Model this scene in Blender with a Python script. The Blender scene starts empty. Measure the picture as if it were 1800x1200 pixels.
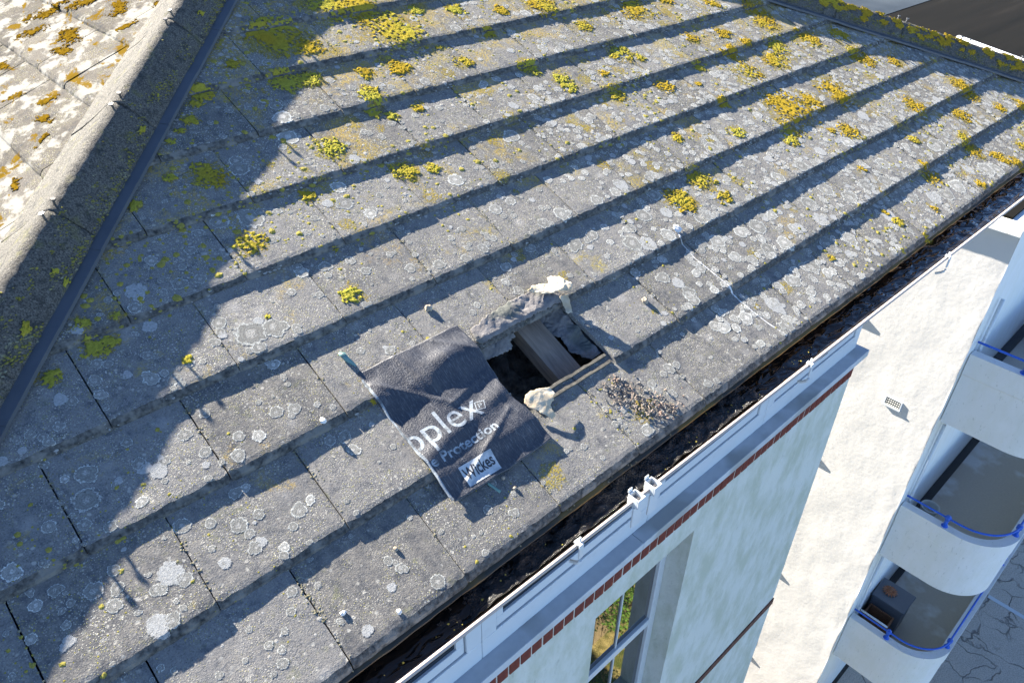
import bpy, bmesh, math, random
import numpy as np
from mathutils import Vector, Matrix, noise as mnoise

random.seed(7)
R_ = math.radians
scene = bpy.context.scene
COL = scene.collection

# ------------------------------------------------------------------ camera
CAM = Vector((-0.374, -1.181, 1.492))
RIGHT = Vector((0.73453, -0.67855, 0.00555))
DOWN = Vector((-0.39393, -0.43306, -0.81072))
FWD = Vector((0.55252, 0.59331, -0.58540))
cd = bpy.data.cameras.new('camera')
cd.sensor_width = 36.0
cd.lens = 1299.9 / 1800 * 36
cd.clip_start = 0.02
cd.clip_end = 500
cam = bpy.data.objects.new('camera', cd)
COL.objects.link(cam)
cam.matrix_world = Matrix(((RIGHT.x, -DOWN.x, -FWD.x, CAM.x), (RIGHT.y, -DOWN.y, -FWD.y, CAM.y),
                           (RIGHT.z, -DOWN.z, -FWD.z, CAM.z), (0, 0, 0, 1)))
scene.camera = cam

# ------------------------------------------------------------------ roof frame, sun, sky
PIT = R_(23.634)
c_, s_ = math.cos(PIT), math.sin(PIT)
RM = Matrix(((1, 0, 0, 0), (0, c_, -s_, 0), (0, s_, c_, 0), (0, 0, 0, 1)))   # roof (a,b,h) -> world
def RF(a, b, h=0.0):
    return RM @ Vector((a, b, h))
SUN = (RM.to_3x3() @ Vector((0.13, -1.0, -0.14))).normalized()
el = math.asin(-SUN.z)
az = math.atan2(-SUN.x, -SUN.y)
world = bpy.data.worlds.new('World')
scene.world = world
world.use_nodes = True
wn = world.node_tree
bg = wn.nodes['Background']
sky = wn.nodes.new('ShaderNodeTexSky')
sky.sky_type = 'NISHITA'
sky.sun_disc = False
sky.sun_elevation = el
sky.sun_rotation = az
sky.altitude = 20
sky.air_density = 0.5
sky.dust_density = 0.0
sky.ozone_density = 4.0
wn.links.new(sky.outputs[0], bg.inputs[0])
bg.inputs[1].default_value = 0.065
sd = bpy.data.lights.new('sun', 'SUN')
sd.energy = 5.0
sd.angle = R_(0.53)
sd.color = (1.0, 0.91, 0.78)
so = bpy.data.objects.new('sun', sd)
COL.objects.link(so)
so.rotation_euler = SUN.to_track_quat('-Z', 'Y').to_euler()
scene.view_settings.view_transform = 'Standard'
scene.view_settings.look = 'None'
scene.view_settings.exposure = 2.7
scene.view_settings.gamma = 1.0
scene.view_settings.use_curve_mapping = False

# ------------------------------------------------------------------ material helpers
class NT:
    def __init__(self, name):
        self.m = bpy.data.materials.new(name)
        self.m.use_nodes = True
        self.t = self.m.node_tree
        self.b = self.t.nodes['Principled BSDF']
    def n(self, typ, **kw):
        nd = self.t.nodes.new('ShaderNode' + typ)
        for k, v in kw.items():
            setattr(nd, k, v)
        return nd
    def l(self, a, b):
        self.t.links.new(a, b)
    def coord(self, kind='Object', scale=(1, 1, 1)):
        tc = self.n('TexCoord')
        mp = self.n('Mapping')
        mp.inputs['Scale'].default_value = scale
        self.l(tc.outputs[kind], mp.inputs[0])
        return mp.outputs[0]
    def noise(self, co, sc, det=4, rough=.55, dist=0.0):
        nd = self.n('TexNoise')
        nd.inputs['Scale'].default_value = sc
        nd.inputs['Detail'].default_value = det
        nd.inputs['Roughness'].default_value = rough
        nd.inputs['Distortion'].default_value = dist
        if co is not None:
            self.l(co, nd.inputs['Vector'])
        return nd.outputs['Fac']
    def voro(self, co, sc, feature='F1', rnd=1.0):
        nd = self.n('TexVoronoi', feature=feature)
        nd.inputs['Scale'].default_value = sc
        nd.inputs['Randomness'].default_value = rnd
        if co is not None:
            self.l(co, nd.inputs['Vector'])
        return nd
    def ramp(self, fac, stops, interp='LINEAR'):
        nd = self.n('ValToRGB')
        cr = nd.color_ramp
        cr.interpolation = interp
        while len(cr.elements) < len(stops):
            cr.elements.new(0.5)
        for e, (p, col) in zip(cr.elements, stops):
            e.position = p
            e.color = (col, col, col, 1) if isinstance(col, (int, float)) else (*col, 1)
        self.l(fac, nd.inputs[0])
        return nd.outputs[0]
    def mix(self, fac, a, b, mode='MIX'):
        nd = self.n('Mix', data_type='RGBA', blend_type=mode)
        for sock, v in ((nd.inputs[0], fac), (nd.inputs[6], a), (nd.inputs[7], b)):
            if isinstance(v, (int, float)):
                sock.default_value = v
            elif isinstance(v, tuple):
                sock.default_value = (*v, 1)
            else:
                self.l(v, sock)
        return nd.outputs[2]
    def math(self, op, a, b=0.0, clamp=False):
        nd = self.n('Math', operation=op, use_clamp=clamp)
        for i, v in enumerate((a, b)):
            if isinstance(v, (int, float)):
                nd.inputs[i].default_value = v
            else:
                self.l(v, nd.inputs[i])
        return nd.outputs[0]
    def color(self, v):
        if isinstance(v, tuple):
            self.b.inputs['Base Color'].default_value = (*v, 1)
        else:
            self.l(v, self.b.inputs['Base Color'])
    def rough(self, v):
        if isinstance(v, (int, float)):
            self.b.inputs['Roughness'].default_value = v
        else:
            self.l(v, self.b.inputs['Roughness'])
    def bump(self, h, strength=1.0, dist=0.001):
        nd = self.n('Bump')
        nd.inputs['Strength'].default_value = strength
        nd.inputs['Distance'].default_value = dist
        self.l(h, nd.inputs['Height'])
        self.l(nd.outputs[0], self.b.inputs['Normal'])

def simple(name, col, rough=.6, var=.12, sc=20, bump=0.0, bsc=60, metal=0.0, spec=None):
    N = NT(name)
    co = N.coord('Object')
    f = N.noise(co, sc, 5)
    a = tuple(x * (1 - var) for x in col)
    b = tuple(min(1, x * (1 + var)) for x in col)
    N.color(N.mix(f, a, b))
    N.rough(rough)
    N.b.inputs['Metallic'].default_value = metal
    if spec is not None:
        N.b.inputs['Specular IOR Level'].default_value = spec
    if bump:
        N.bump(N.noise(co, bsc, 5), 1.0, bump)
    return N.m

def mat_tile(name, left=False):
    N = NT(name)
    co = N.coord('Object')
    oi = N.n('ObjectInfo')
    add = N.n('VectorMath', operation='ADD')
    N.l(co, add.inputs[0])
    comb = N.n('CombineXYZ')
    N.l(N.math('MULTIPLY', oi.outputs['Random'], 7.0), comb.inputs[2])
    N.l(comb.outputs[0], add.inputs[1])
    p = add.outputs[0]
    big = N.noise(p, 5, 4, .6)
    mid = N.noise(p, 30, 5, .65)
    fine = N.noise(p, 260, 3, .7)
    col = N.mix(big, (.112, .113, .116) if not left else (.07, .066, .062), (.188, .184, .178) if not left else (.12, .112, .1))
    tone = N.ramp(oi.outputs['Random'], [(0, .72), (1, 1.18)])
    col = N.mix(1.0, col, tone, 'MULTIPLY')
    col = N.mix(N.ramp(mid, [(.42, 0), (.72, .5)]), col, (.26, .243, .21) if not left else (.15, .14, .12))
    col = N.mix(N.ramp(mid, [(.3, .7), (.46, 0)]), col, (.06, .066, .075))
    # vertical weather streaks down the slope
    cs = N.coord('Object', (60, 3.2, 1))
    st = N.noise(cs, 1, 3, .6)
    col = N.mix(N.ramp(st, [(.5, 0), (.75, .28)]), col, (.28, .265, .235) if not left else (.14, .13, .11))
    # grain
    col = N.mix(N.ramp(fine, [(.32, .6), (.5, 0)]), col, (.07, .068, .066))
    col = N.mix(N.ramp(fine, [(.58, 0), (.72, .55)]), col, (.34, .325, .29))
    # crustose speckle, denser to the right and up the slope
    sx = N.n('SeparateXYZ')
    N.l(co, sx.inputs[0])
    dens = N.math('ADD', N.math('MULTIPLY', sx.outputs[0], .07), N.math('MULTIPLY', sx.outputs[1], .16), True)
    patch = N.math('ADD', N.noise(p, 9, 4, .65), N.math('MULTIPLY', dens, .35))
    v = N.voro(p, 210)
    sp = N.math('MULTIPLY', N.ramp(v.outputs['Distance'], [(.2, 1), (.34, 0)]), N.ramp(patch, [(.4, 0), (.62, 1)]))
    sv = N.n('SeparateColor')
    N.l(v.outputs['Color'], sv.inputs[0])
    spc = N.ramp(sv.outputs[0], [(0, (.36, .36, .31)), (.55, (.42, .41, .37)), (.7, (.33, .31, .1)), (1, (.2, .2, .17))], 'CONSTANT')
    col = N.mix(sp, col, spc)
    # soft pale bloom spots and dark pits
    bl = N.voro(p, 11)
    col = N.mix(N.math('MULTIPLY', N.ramp(bl.outputs['Distance'], [(.05, .5), (.3, 0)]), N.ramp(N.noise(p, 3.3, 2), [(.5, 0), (.6, 1)])), col, (.36, .35, .33) if not left else (.12, .12, .11))
    pit = N.voro(p, 95)
    col = N.mix(N.ramp(pit.outputs['Distance'], [(.08, .8), (.16, 0)]), col, (.05, .05, .05))
    v2 = N.voro(p, 90)
    s2 = N.math('MULTIPLY', N.ramp(v2.outputs['Distance'], [(.16, 1), (.26, 0)]), N.ramp(patch, [(.44, 0), (.68, 1)]))
    col = N.mix(s2, col, (.42, .405, .36) if not left else (.14, .13, .115))
    v3 = N.voro(p, 42)
    s3 = N.math('MULTIPLY', N.ramp(N.math('ADD', v3.outputs['Distance'], N.math('MULTIPLY', N.math('SUBTRACT', N.noise(p, 190, 3), .5), .35)), [(.14, 1), (.24, 0)]), N.ramp(N.noise(p, 6, 3), [(.46, 0), (.6, .8)]))
    col = N.mix(s3, col, (.37, .36, .32) if not left else (.14, .13, .115))
    if not left:
        yn = N.math('ADD', N.noise(p, 4.2, 6, .72), N.math('SUBTRACT', N.math('ADD', N.math('MULTIPLY', sx.outputs[1], .075), N.math('MULTIPLY', sx.outputs[0], .016)), .02))
        yb = N.math('MULTIPLY', N.ramp(yn, [(.61, 0), (.7, .65)]), N.ramp(N.noise(p, 120, 3, .7), [(.42, 0), (.55, 1)]))
        col = N.mix(yb, col, N.mix(N.noise(p, 2.3, 2), (.26, .25, .04), (.44, .25, .02)))
    # greenish algae film
    gr = N.noise(p, 22, 5, .7)
    col = N.mix(N.ramp(gr, [(.6, 0), (.72, .4)]), col, (.15, .16, .055))
    if left:
        cl = N.coord('Object', (3.4, 5, 2))
        w = N.noise(cl, 1.6, 6, .68)
        col = N.mix(N.ramp(w, [(.5, 0), (.56, .85)]), col, (.24, .235, .215))
        cl2 = N.coord('Object', (2.6, 4.6, 2))
        o = N.noise(cl2, 1.5, 6, .72, .4)
        col = N.mix(N.ramp(o, [(.57, 0), (.6, .95)]), col, N.mix(mid, (.07, .042, .003), (.15, .095, .008)))
    N.color(col)
    N.rough(.92)
    N.b.inputs['Specular IOR Level'].default_value = .1 if not left else 0.0
    hgt = N.math('ADD', N.math('MULTIPLY', fine, .55), N.math('MULTIPLY', N.noise(p, 70, 5, .7), .9))
    hgt = N.math('ADD', hgt, N.math('MULTIPLY', sp, .6))
    N.bump(hgt, 1.0, .0015)
    return N.m

def mat_hip():
    N = NT('hip_concrete')
    co = N.coord('Object')
    big = N.noise(co, 12, 5, .65)
    fine = N.noise(co, 200, 4, .75)
    col = N.mix(big, (.085, .082, .075), (.175, .166, .145))
    col = N.mix(N.ramp(fine, [(.4, .9), (.53, 0)]), col, (.035, .035, .033))
    col = N.mix(N.ramp(fine, [(.55, 0), (.68, .6)]), col, (.27, .255, .22))
    blot = N.noise(co, 34, 4, .6)
    col = N.mix(N.ramp(blot, [(.54, 0), (.66, .8)]), col, (.04, .042, .041))
    al = N.noise(co, 16, 5, .7)
    col = N.mix(N.ramp(al, [(.56, 0), (.7, .5)]), col, (.17, .165, .05))
    N.color(col)
    N.rough(.95)
    N.b.inputs['Specular IOR Level'].default_value = .2
    N.bump(N.math('ADD', fine, N.noise(co, 60, 5)), 1.0, .006)
    return N.m

def mat_lichen_disc():
    N = NT('lichen_white')
    uv = N.n('UVMap')
    sx = N.n('SeparateXYZ')
    N.l(uv.outputs[0], sx.inputs[0])
    co = N.coord('Object')
    g = N.noise(co, 170, 4, .7)
    r = N.math('ADD', sx.outputs[0], N.math('MULTIPLY', N.math('SUBTRACT', g, .5), .35))
    body = N.ramp(r, [(0, (.3, .305, .29)), (.07, (.53, .54, .515)), (.16, (.49, .5, .47)), (.25, (.19, .19, .18)), (.42, (.28, .28, .26)), (.55, (.19, .188, .175)), (.8, (.4, .395, .37))])
    body = N.mix(N.ramp(N.noise(co, 320, 3, .7), [(.47, 0), (.6, .85)]), body, (.17, .168, .158))
    solid = N.ramp(g, [(.3, (.24, .245, .24)), (.65, (.38, .385, .38))])
    fac = N.ramp(sx.outputs[1], [(0, .62), (.5, .7), (.83, 1.0), (.86, .72)])
    both = N.mix(N.ramp(sx.outputs[1], [(.84, 0), (.86, 1)]), body, solid)
    bright = N.mix(1.0, both, (1.42, 1.42, 1.4), 'MULTIPLY')
    N.color(N.mix(1.0, bright, fac, 'MULTIPLY'))
    N.rough(.95)
    N.b.inputs['Specular IOR Level'].default_value = 0.0
    edge = N.math('ADD', sx.outputs[0], N.math('MULTIPLY', N.math('SUBTRACT', N.noise(co, 95, 5, .75), .5), .55))
    hole = N.ramp(N.noise(co, 150, 4, .7), [(.3, .5), (.42, 1)])
    al = N.math('MULTIPLY', N.ramp(edge, [(.02, 0), (.12, .95)]), hole)
    N.l(al, N.b.inputs['Alpha'])
    N.bump(N.noise(co, 380, 4, .7), 1.0, .0012)
    return N.m

def mat_two(name, a, b, sc, c=None, rough=.9, bump=.001, bsc=400, spec=.1):
    N = NT(name)
    co = N.coord('Object')
    f = N.noise(co, sc, 4, .6)
    col = N.ramp(f, [(.3, a), (.7, b)])
    if c:
        col = N.mix(N.ramp(N.noise(co, sc * .22, 3), [(.5, 0), (.62, .8)]), col, c)
    N.color(col)
    N.rough(rough)
    N.b.inputs['Specular IOR Level'].default_value = spec
    if bump:
        N.bump(N.noise(co, bsc, 3), 1.0, bump)
    return N.m

M = {}
M['tile'] = mat_tile('roof_tile')
M['shaded_tile_edge'] = mat_two('shaded_tile_edge', (.035, .036, .036), (.14, .138, .13), 90, (.19, .185, .17), .95, .003, 160, 0.0)  # darker nose faces: shade painted into the colour, plus some edge weathering
M['tile_left'] = mat_tile('roof_tile_lichened', True)
M['hip'] = mat_hip()
M['disc'] = mat_lichen_disc()
N_ = NT('lichen_yellow')
co_ = N_.coord('Object')
f_ = N_.noise(co_, 260, 4, .7)
sp_ = N_.n('SeparateXYZ')
N_.l(co_, sp_.inputs[0])
hue_ = N_.math('ADD', N_.noise(co_, 2.6, 3, .6), N_.math('MULTIPLY', N_.math('SUBTRACT', sp_.outputs[0], 2.0), .06))
lime_ = N_.mix(f_, (.17, .165, .02), (.5, .45, .075))
gold_ = N_.mix(f_, (.16, .105, .008), (.5, .355, .045))
N_.color(N_.mix(N_.ramp(hue_, [(.38, 0), (.58, 1)]), lime_, gold_))
N_.rough(.95)
N_.b.inputs['Specular IOR Level'].default_value = 0.0
N_.bump(N_.noise(co_, 300, 4, .7), 1.0, .004)
M['yellow'] = N_.m
N_ = NT('lichen_yellow_crust')
uv_ = N_.n('UVMap')
sx_ = N_.n('SeparateXYZ')
N_.l(uv_.outputs[0], sx_.inputs[0])
co_ = N_.coord('Object')
f_ = N_.noise(co_, 150, 5, .75)
N_.color(N_.mix(N_.noise(co_, 3, 2), (.3, .28, .06), (.4, .26, .04)))
N_.rough(.95)
N_.b.inputs['Specular IOR Level'].default_value = 0.0
N_.l(N_.math('MULTIPLY', N_.ramp(N_.math('ADD', sx_.outputs[0], N_.math('MULTIPLY', N_.math('SUBTRACT', N_.noise(co_, 45, 4, .7), .5), 1.6)), [(.1, 0), (.3, 1)]), N_.ramp(f_, [(.46, 0), (.56, .8)])), N_.b.inputs['Alpha'])
N_.bump(f_, 1.0, .001)
M['ycrust'] = N_.m
M['ochre'] = mat_two('lichen_ochre', (.06, .036, .003), (.14, .088, .008), 60, spec=0.0)
M['fleck_w'] = mat_two('fleck_white', (.22, .215, .195), (.4, .39, .36), 120, spec=0.0)
M['fleck_y'] = mat_two('fleck_yellowgreen', (.16, .15, .03), (.34, .29, .07), 200)
M['hipmoss'] = mat_two('hip_moss', (.14, .13, .03), (.36, .31, .08), 120, (.26, .25, .2), spec=0.0)
M['moss'] = mat_two('moss_crumb', (.1, .095, .05), (.28, .26, .19), 200)
M['flash'] = simple('hip_tray_plastic', (.06, .068, .08), .55, .3, 12, .0006, 90)
M['felt'] = simple('underlay_felt', (.05, .05, .052), .8, .3, 14, .002, 60)
M['feltgrey'] = mat_two('torn_felt', (.12, .115, .115), (.22, .21, .205), 40, (.09, .1, .09), .85, .002, 120)
M['batten'] = mat_two('batten_grey', (.05, .05, .047), (.12, .115, .1), 60, None, .85, .001, 200)
def mat_wood(name, a, b, axis=(4, 60, 60)):
    N = NT(name)
    co = N.coord('Object', axis)
    f = N.noise(co, 1.2, 6, .65, .6)
    N.color(N.ramp(f, [(.3, a), (.5, tuple((x + y) / 2 for x, y in zip(a, b))), (.7, b)]))
    N.rough(.8)
    N.bump(f, .8, .002)
    return N.m
M['rafter'] = mat_wood('rafter_wood', (.13, .098, .075), (.3, .235, .18), (40, 4, 40))
N_ = NT('eaves_wood')
co_ = N_.coord('Object')
f_ = N_.noise(co_, 3.1, 4, .6)
g_ = N_.noise(N_.coord('Object', (9, 70, 70)), 1.2, 5, .7)
N_.color(N_.mix(N_.ramp(f_, [(.47, 0), (.56, 1)]), N_.mix(g_, (.03, .026, .02), (.1, .085, .06)), N_.mix(g_, (.12, .06, .012), (.36, .22, .06))))
N_.rough(.85)
M['eavewood'] = N_.m
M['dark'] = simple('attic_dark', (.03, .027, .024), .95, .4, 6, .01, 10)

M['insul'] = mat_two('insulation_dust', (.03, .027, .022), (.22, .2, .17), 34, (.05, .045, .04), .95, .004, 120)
def mat_pvc(name, col):
    N = NT(name)
    co = N.coord('Object')
    d = N.noise(co, 9, 5, .7)
    N.color(N.mix(N.ramp(d, [(.55, 0), (.8, .35)]), col, tuple(x * .6 for x in col)))
    N.rough(.35)
    return N.m
M['pvc'] = mat_pvc('white_pvc', (.55, .59, .62))
M['pvcpink'] = mat_pvc('aged_pvc', (.38, .33, .3))
M['sill'] = mat_two('sill_paint', (.42, .45, .48), (.52, .55, .58), 8, (.3, .31, .3), .5, 0)

def mat_render(name, col, streak, rough=.9, bsc=26, bd=.006, stain=True):
    N = NT(name)
    co = N.coord('Object')
    c = N.mix(N.noise(co, 4, 4), col, tuple(x * .9 for x in col))
    if stain:
        cs = N.coord('Object', (3.5, 3.5, 1.5))
        s1 = N.noise(cs, 1.3, 6, .68)
        c = N.mix(N.ramp(s1, [(.42, 0), (.62, .85)]), c, streak)
        s2 = N.noise(N.coord('Object', (20, 20, 7)), 1.5, 5, .7)
        c = N.mix(N.ramp(s2, [(.6, 0), (.72, .55)]), c, (.28, .3, .26))
    N.color(c)
    N.rough(rough)
    h = N.math('ADD', N.noise(co, bsc, 6, .6), N.math('MULTIPLY', N.noise(co, bsc * .25, 3), 1.2))
    N.bump(h, 1.0, bd)
    return N.m
M['render'] = mat_render('house_render', (.58, .6, .55), (.4, .43, .34))
M['white'] = mat_render('block_white', (.58, .565, .54), (.7, .69, .66), .9, 16, .0018, False)
M['shade_white'] = mat_render('balcony_white', (.78, .78, .76), (.7, .7, .65), .8, 5, .002)
M['brick'] = mat_two('red_brick', (.17, .04, .026), (.32, .08, .048), 30, (.12, .04, .034), .85, .001, 200)
M['mortar'] = simple('mortar', (.5, .46, .4), .95, .1, 40, .001, 200)
M['string'] = mat_two('brown_brick', (.09, .045, .035), (.17, .09, .07), 20, None, .85, .001)
N_ = NT('window_glass')
N_.color((.012, .014, .016))
N_.rough(.02)
N_.b.inputs['IOR'].default_value = 2.3
M['glass'] = N_.m
N_ = NT('dark_glazing')
N_.color((.015, .02, .028))
N_.rough(.08)
M['darkglass'] = N_.m

def mat_sheet():
    N = NT('plastic_sheet')
    co = N.coord('Object')
    cs = N.coord('Object', (330, 40, 60))
    scr = N.noise(cs, 1, 4, .7)
    emb = N.voro(co, 230, 'SMOOTH_F1').outputs['Distance']
    patchy = N.noise(co, 14, 4, .6)
    col = N.mix(N.ramp(scr, [(.5, 0), (.7, .75)]), (.024, .027, .036), (.13, .133, .14))
    col = N.mix(N.ramp(patchy, [(.6, 0), (.75, .35)]), col, (.1, .095, .09))
    N.color(col)
    N.rough(N.ramp(patchy, [(.3, .42), (.7, .65)]))
    N.b.inputs['Specular IOR Level'].default_value = .7
    h = N.math('ADD', N.math('MULTIPLY', emb, 1.0), N.math('MULTIPLY', scr, .6))
    N.bump(h, 1.0, .0009)
    return N.m
M['sheet'] = mat_sheet()
M['print'] = mat_two('white_print', (.16, .19, .22), (.36, .4, .43), 150, (.08, .09, .1), .6, .0005, 300)
M['ink'] = simple('dark_ink', (.03, .032, .04), .5, .1)
M['foam'] = mat_two('torn_membrane', (.42, .35, .24), (.66, .59, .46), 30, (.4, .3, .18), .8, .001, 90)
M['drop'] = mat_two('bird_dropping', (.5, .5, .48), (.74, .74, .73), 80, None, .8, .001, 300)
M['stone'] = mat_two('pebble', (.2, .17, .13), (.42, .37, .3), 60, None, .9, .002, 150)
M['debris'] = mat_two('dry_debris', (.09, .075, .065), (.26, .22, .19), 60, (.2, .14, .115), .95, .001, 300)
M['debrisdark'] = mat_two('dark_debris', (.06, .065, .07), (.2, .19, .18), 40, None, .95, .001, 300)

def mat_water():
    N = NT('gutter_water')
    co = N.coord('Object', (1, 2.2, 1))
    N.color((.01, .009, .008))
    N.rough(.04)
    N.b.inputs['IOR'].default_value = 1.33
    h = N.math('ADD', N.noise(co, 13, 1, .4, .6), N.math('MULTIPLY', N.noise(co, 30, 1), .12))
    N.bump(h, 1.0, .016)
    return N.m
M['water'] = mat_water()
N_ = NT('gutter_sludge')
co_ = N_.coord('Object')
f_ = N_.noise(co_, 60, 6, .75)
cl_ = N_.ramp(f_, [(.3, (.005, .005, .005)), (.58, (.014, .013, .012)), (.7, (.05, .045, .035)), (.8, (.14, .125, .07))])
N_.color(cl_)
N_.rough(N_.ramp(N_.noise(co_, 35, 4), [(.4, .04), (.65, .3)]))
N_.bump(N_.noise(co_, 80, 6, .75), 1.0, .009)
M['sludge'] = N_.m
M['blue'] = simple('blue_rail_paint', (.02, .11, .55), .4, .15, 8)
def mat_floor():
    N = NT('balcony_floor')
    co = N.coord('Object')
    f = N.noise(co, 1.1, 4, .55)
    c = N.mix(N.noise(co, 30, 5, .7), (.42, .38, .32), (.58, .53, .45))
    c = N.mix(N.ramp(f, [(.52, 0), (.6, 1)]), c, N.mix(N.noise(co, 20, 4), (.6, .6, .58), (.7, .7, .68)))
    N.color(c)
    N.rough(.7)
    return N.m
M['bfloor'] = mat_floor()
def mat_yard():
    N = NT('cracked_concrete')
    co = N.coord('Object')
    w = N.n('VectorMath', operation='ADD')
    sc = N.n('VectorMath', operation='SCALE')
    nz = N.n('TexNoise')
    nz.inputs['Scale'].default_value = 2.2
    nz.inputs['Detail'].default_value = 5
    N.l(co, nz.inputs['Vector'])
    N.l(nz.outputs['Color'], sc.inputs[0])
    sc.inputs[3].default_value = .5
    N.l(co, w.inputs[0])
    N.l(sc.outputs[0], w.inputs[1])
    d = N.voro(w.outputs[0], .4, 'DISTANCE_TO_EDGE').outputs['Distance']
    d2 = N.voro(w.outputs[0], 1.5, 'DISTANCE_TO_EDGE').outputs['Distance']
    c = N.mix(N.noise(co, 2.5, 6, .65), (.42, .37, .31), (.64, .57, .48))
    c = N.mix(N.ramp(N.noise(co, 40, 4), [(.35, .4), (.6, 0)]), c, (.1, .1, .1))
    crack = N.ramp(d, [(.002, .9), (.008, 0)])
    crack2 = N.math('MULTIPLY', N.ramp(d2, [(.008, .7), (.02, 0)]), N.ramp(N.noise(co, .7, 2), [(.5, 0), (.56, 1)]))
    k = N.math('MULTIPLY', N.math('MAXIMUM', crack, crack2), N.ramp(N.noise(co, 1.7, 4), [(.4, .15), (.55, 1)]))
    N.color(N.mix(k, c, (.09, .085, .078)))
    N.rough(.9)
    N.bump(N.math('SUBTRACT', 1.0, k), 1.0, .03)
    return N.m
M['yard'] = mat_yard()
M['grass'] = mat_two('dry_grass', (.12, .11, .03), (.42, .34, .13), 9, (.06, .09, .015), .95, .03, 40)
M['dirt'] = mat_two('asphalt', (.05, .05, .048), (.11, .11, .105), 3, None, .95, .01, 30)
M['leaf'] = mat_two('bush_leaf', (.05, .11, .012), (.13, .22, .03), 6, None, .6, 0)
M['fencewood'] = mat_wood('fence_wood', (.1, .075, .035), (.24, .18, .09), (40, 40, 3))
def mat_flatroof():
    N = NT('flat_roof_felt')
    co = N.coord('Object')
    cs = N.coord('Object', (.12, 1.5, 1))
    f = N.noise(cs, 1, 5, .7)
    c = N.ramp(f, [(.3, (.0035, .004, .0036)), (.6, (.0075, .0072, .0062)), (.75, (.014, .013, .011))])
    N.color(c)
    N.rough(.9)
    N.b.inputs['Specular IOR Level'].default_value = .05
    return N.m
M['flatroof'] = mat_flatroof()
M['flatgrey'] = mat_two('flat_roof_grey', (.02, .024, .026), (.045, .053, .058), .5, (.075, .085, .09), .5, 0)
M['grey'] = simple('grey_box', (.13, .14, .16), .6, .1)
M['terra'] = mat_two('terracotta', (.3, .12, .06), (.5, .25, .15), 20, None, .8, .002, 60)
M['crate'] = mat_wood('crate_wood', (.12, .055, .03), (.3, .15, .08), (30, 30, 30))
M['tub'] = simple('tub_plastic', (.62, .63, .6), .4, .1)
M['red'] = simple('red_plastic', (.4, .02, .03), .4, .1)
M['bolt'] = simple('bolt_zinc', (.12, .115, .11), .45, .2, 80, 0, 60, .6)
M['darkmetal'] = simple('dark_channel', (.03, .032, .036), .6, .2)

# ------------------------------------------------------------------ object helpers
def tag(o, label=None, cat=None, group=None, kind=None):
    if label: o['label'] = label
    if cat: o['category'] = cat
    if group: o['group'] = group
    if kind: o['kind'] = kind
    return o

def empty(name, loc, label, cat, group=None):
    o = bpy.data.objects.new(name, None)
    o.empty_display_size = .2
    o.location = loc
    COL.objects.link(o)
    tag(o, label, cat, group)
    return o

WORLD = {}
def put(o, parent=None, mat=None):
    """mat: desired world matrix of o"""
    mat = mat or Matrix.Identity(4)
    COL.objects.link(o)
    if parent is not None:
        o.parent = parent
        pm = WORLD.get(parent.name)
        if pm is None:
            pm = Matrix.Translation(parent.location)
        o.matrix_parent_inverse = pm.inverted()
    o.matrix_basis = mat
    WORLD[o.name] = mat.copy()
    return o

def meshobj(name, verts, faces, mat, parent=None, mw=None, smooth=False, uv=None):
    me = bpy.data.meshes.new(name)
    me.from_pydata([tuple(v) for v in verts], [], faces)
    if smooth:
        me.polygons.foreach_set('use_smooth', [True] * len(me.polygons))
    if uv is not None:
        lay = me.uv_layers.new(name='UVMap')
        li = np.zeros(len(me.loops), dtype=np.int32)
        me.loops.foreach_get('vertex_index', li)
        lay.data.foreach_set('uv', np.asarray(uv, dtype=np.float32)[li].ravel())
    me.materials.append(mat)
    me.update()
    o = bpy.data.objects.new(name, me)
    return put(o, parent, mw)

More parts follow.
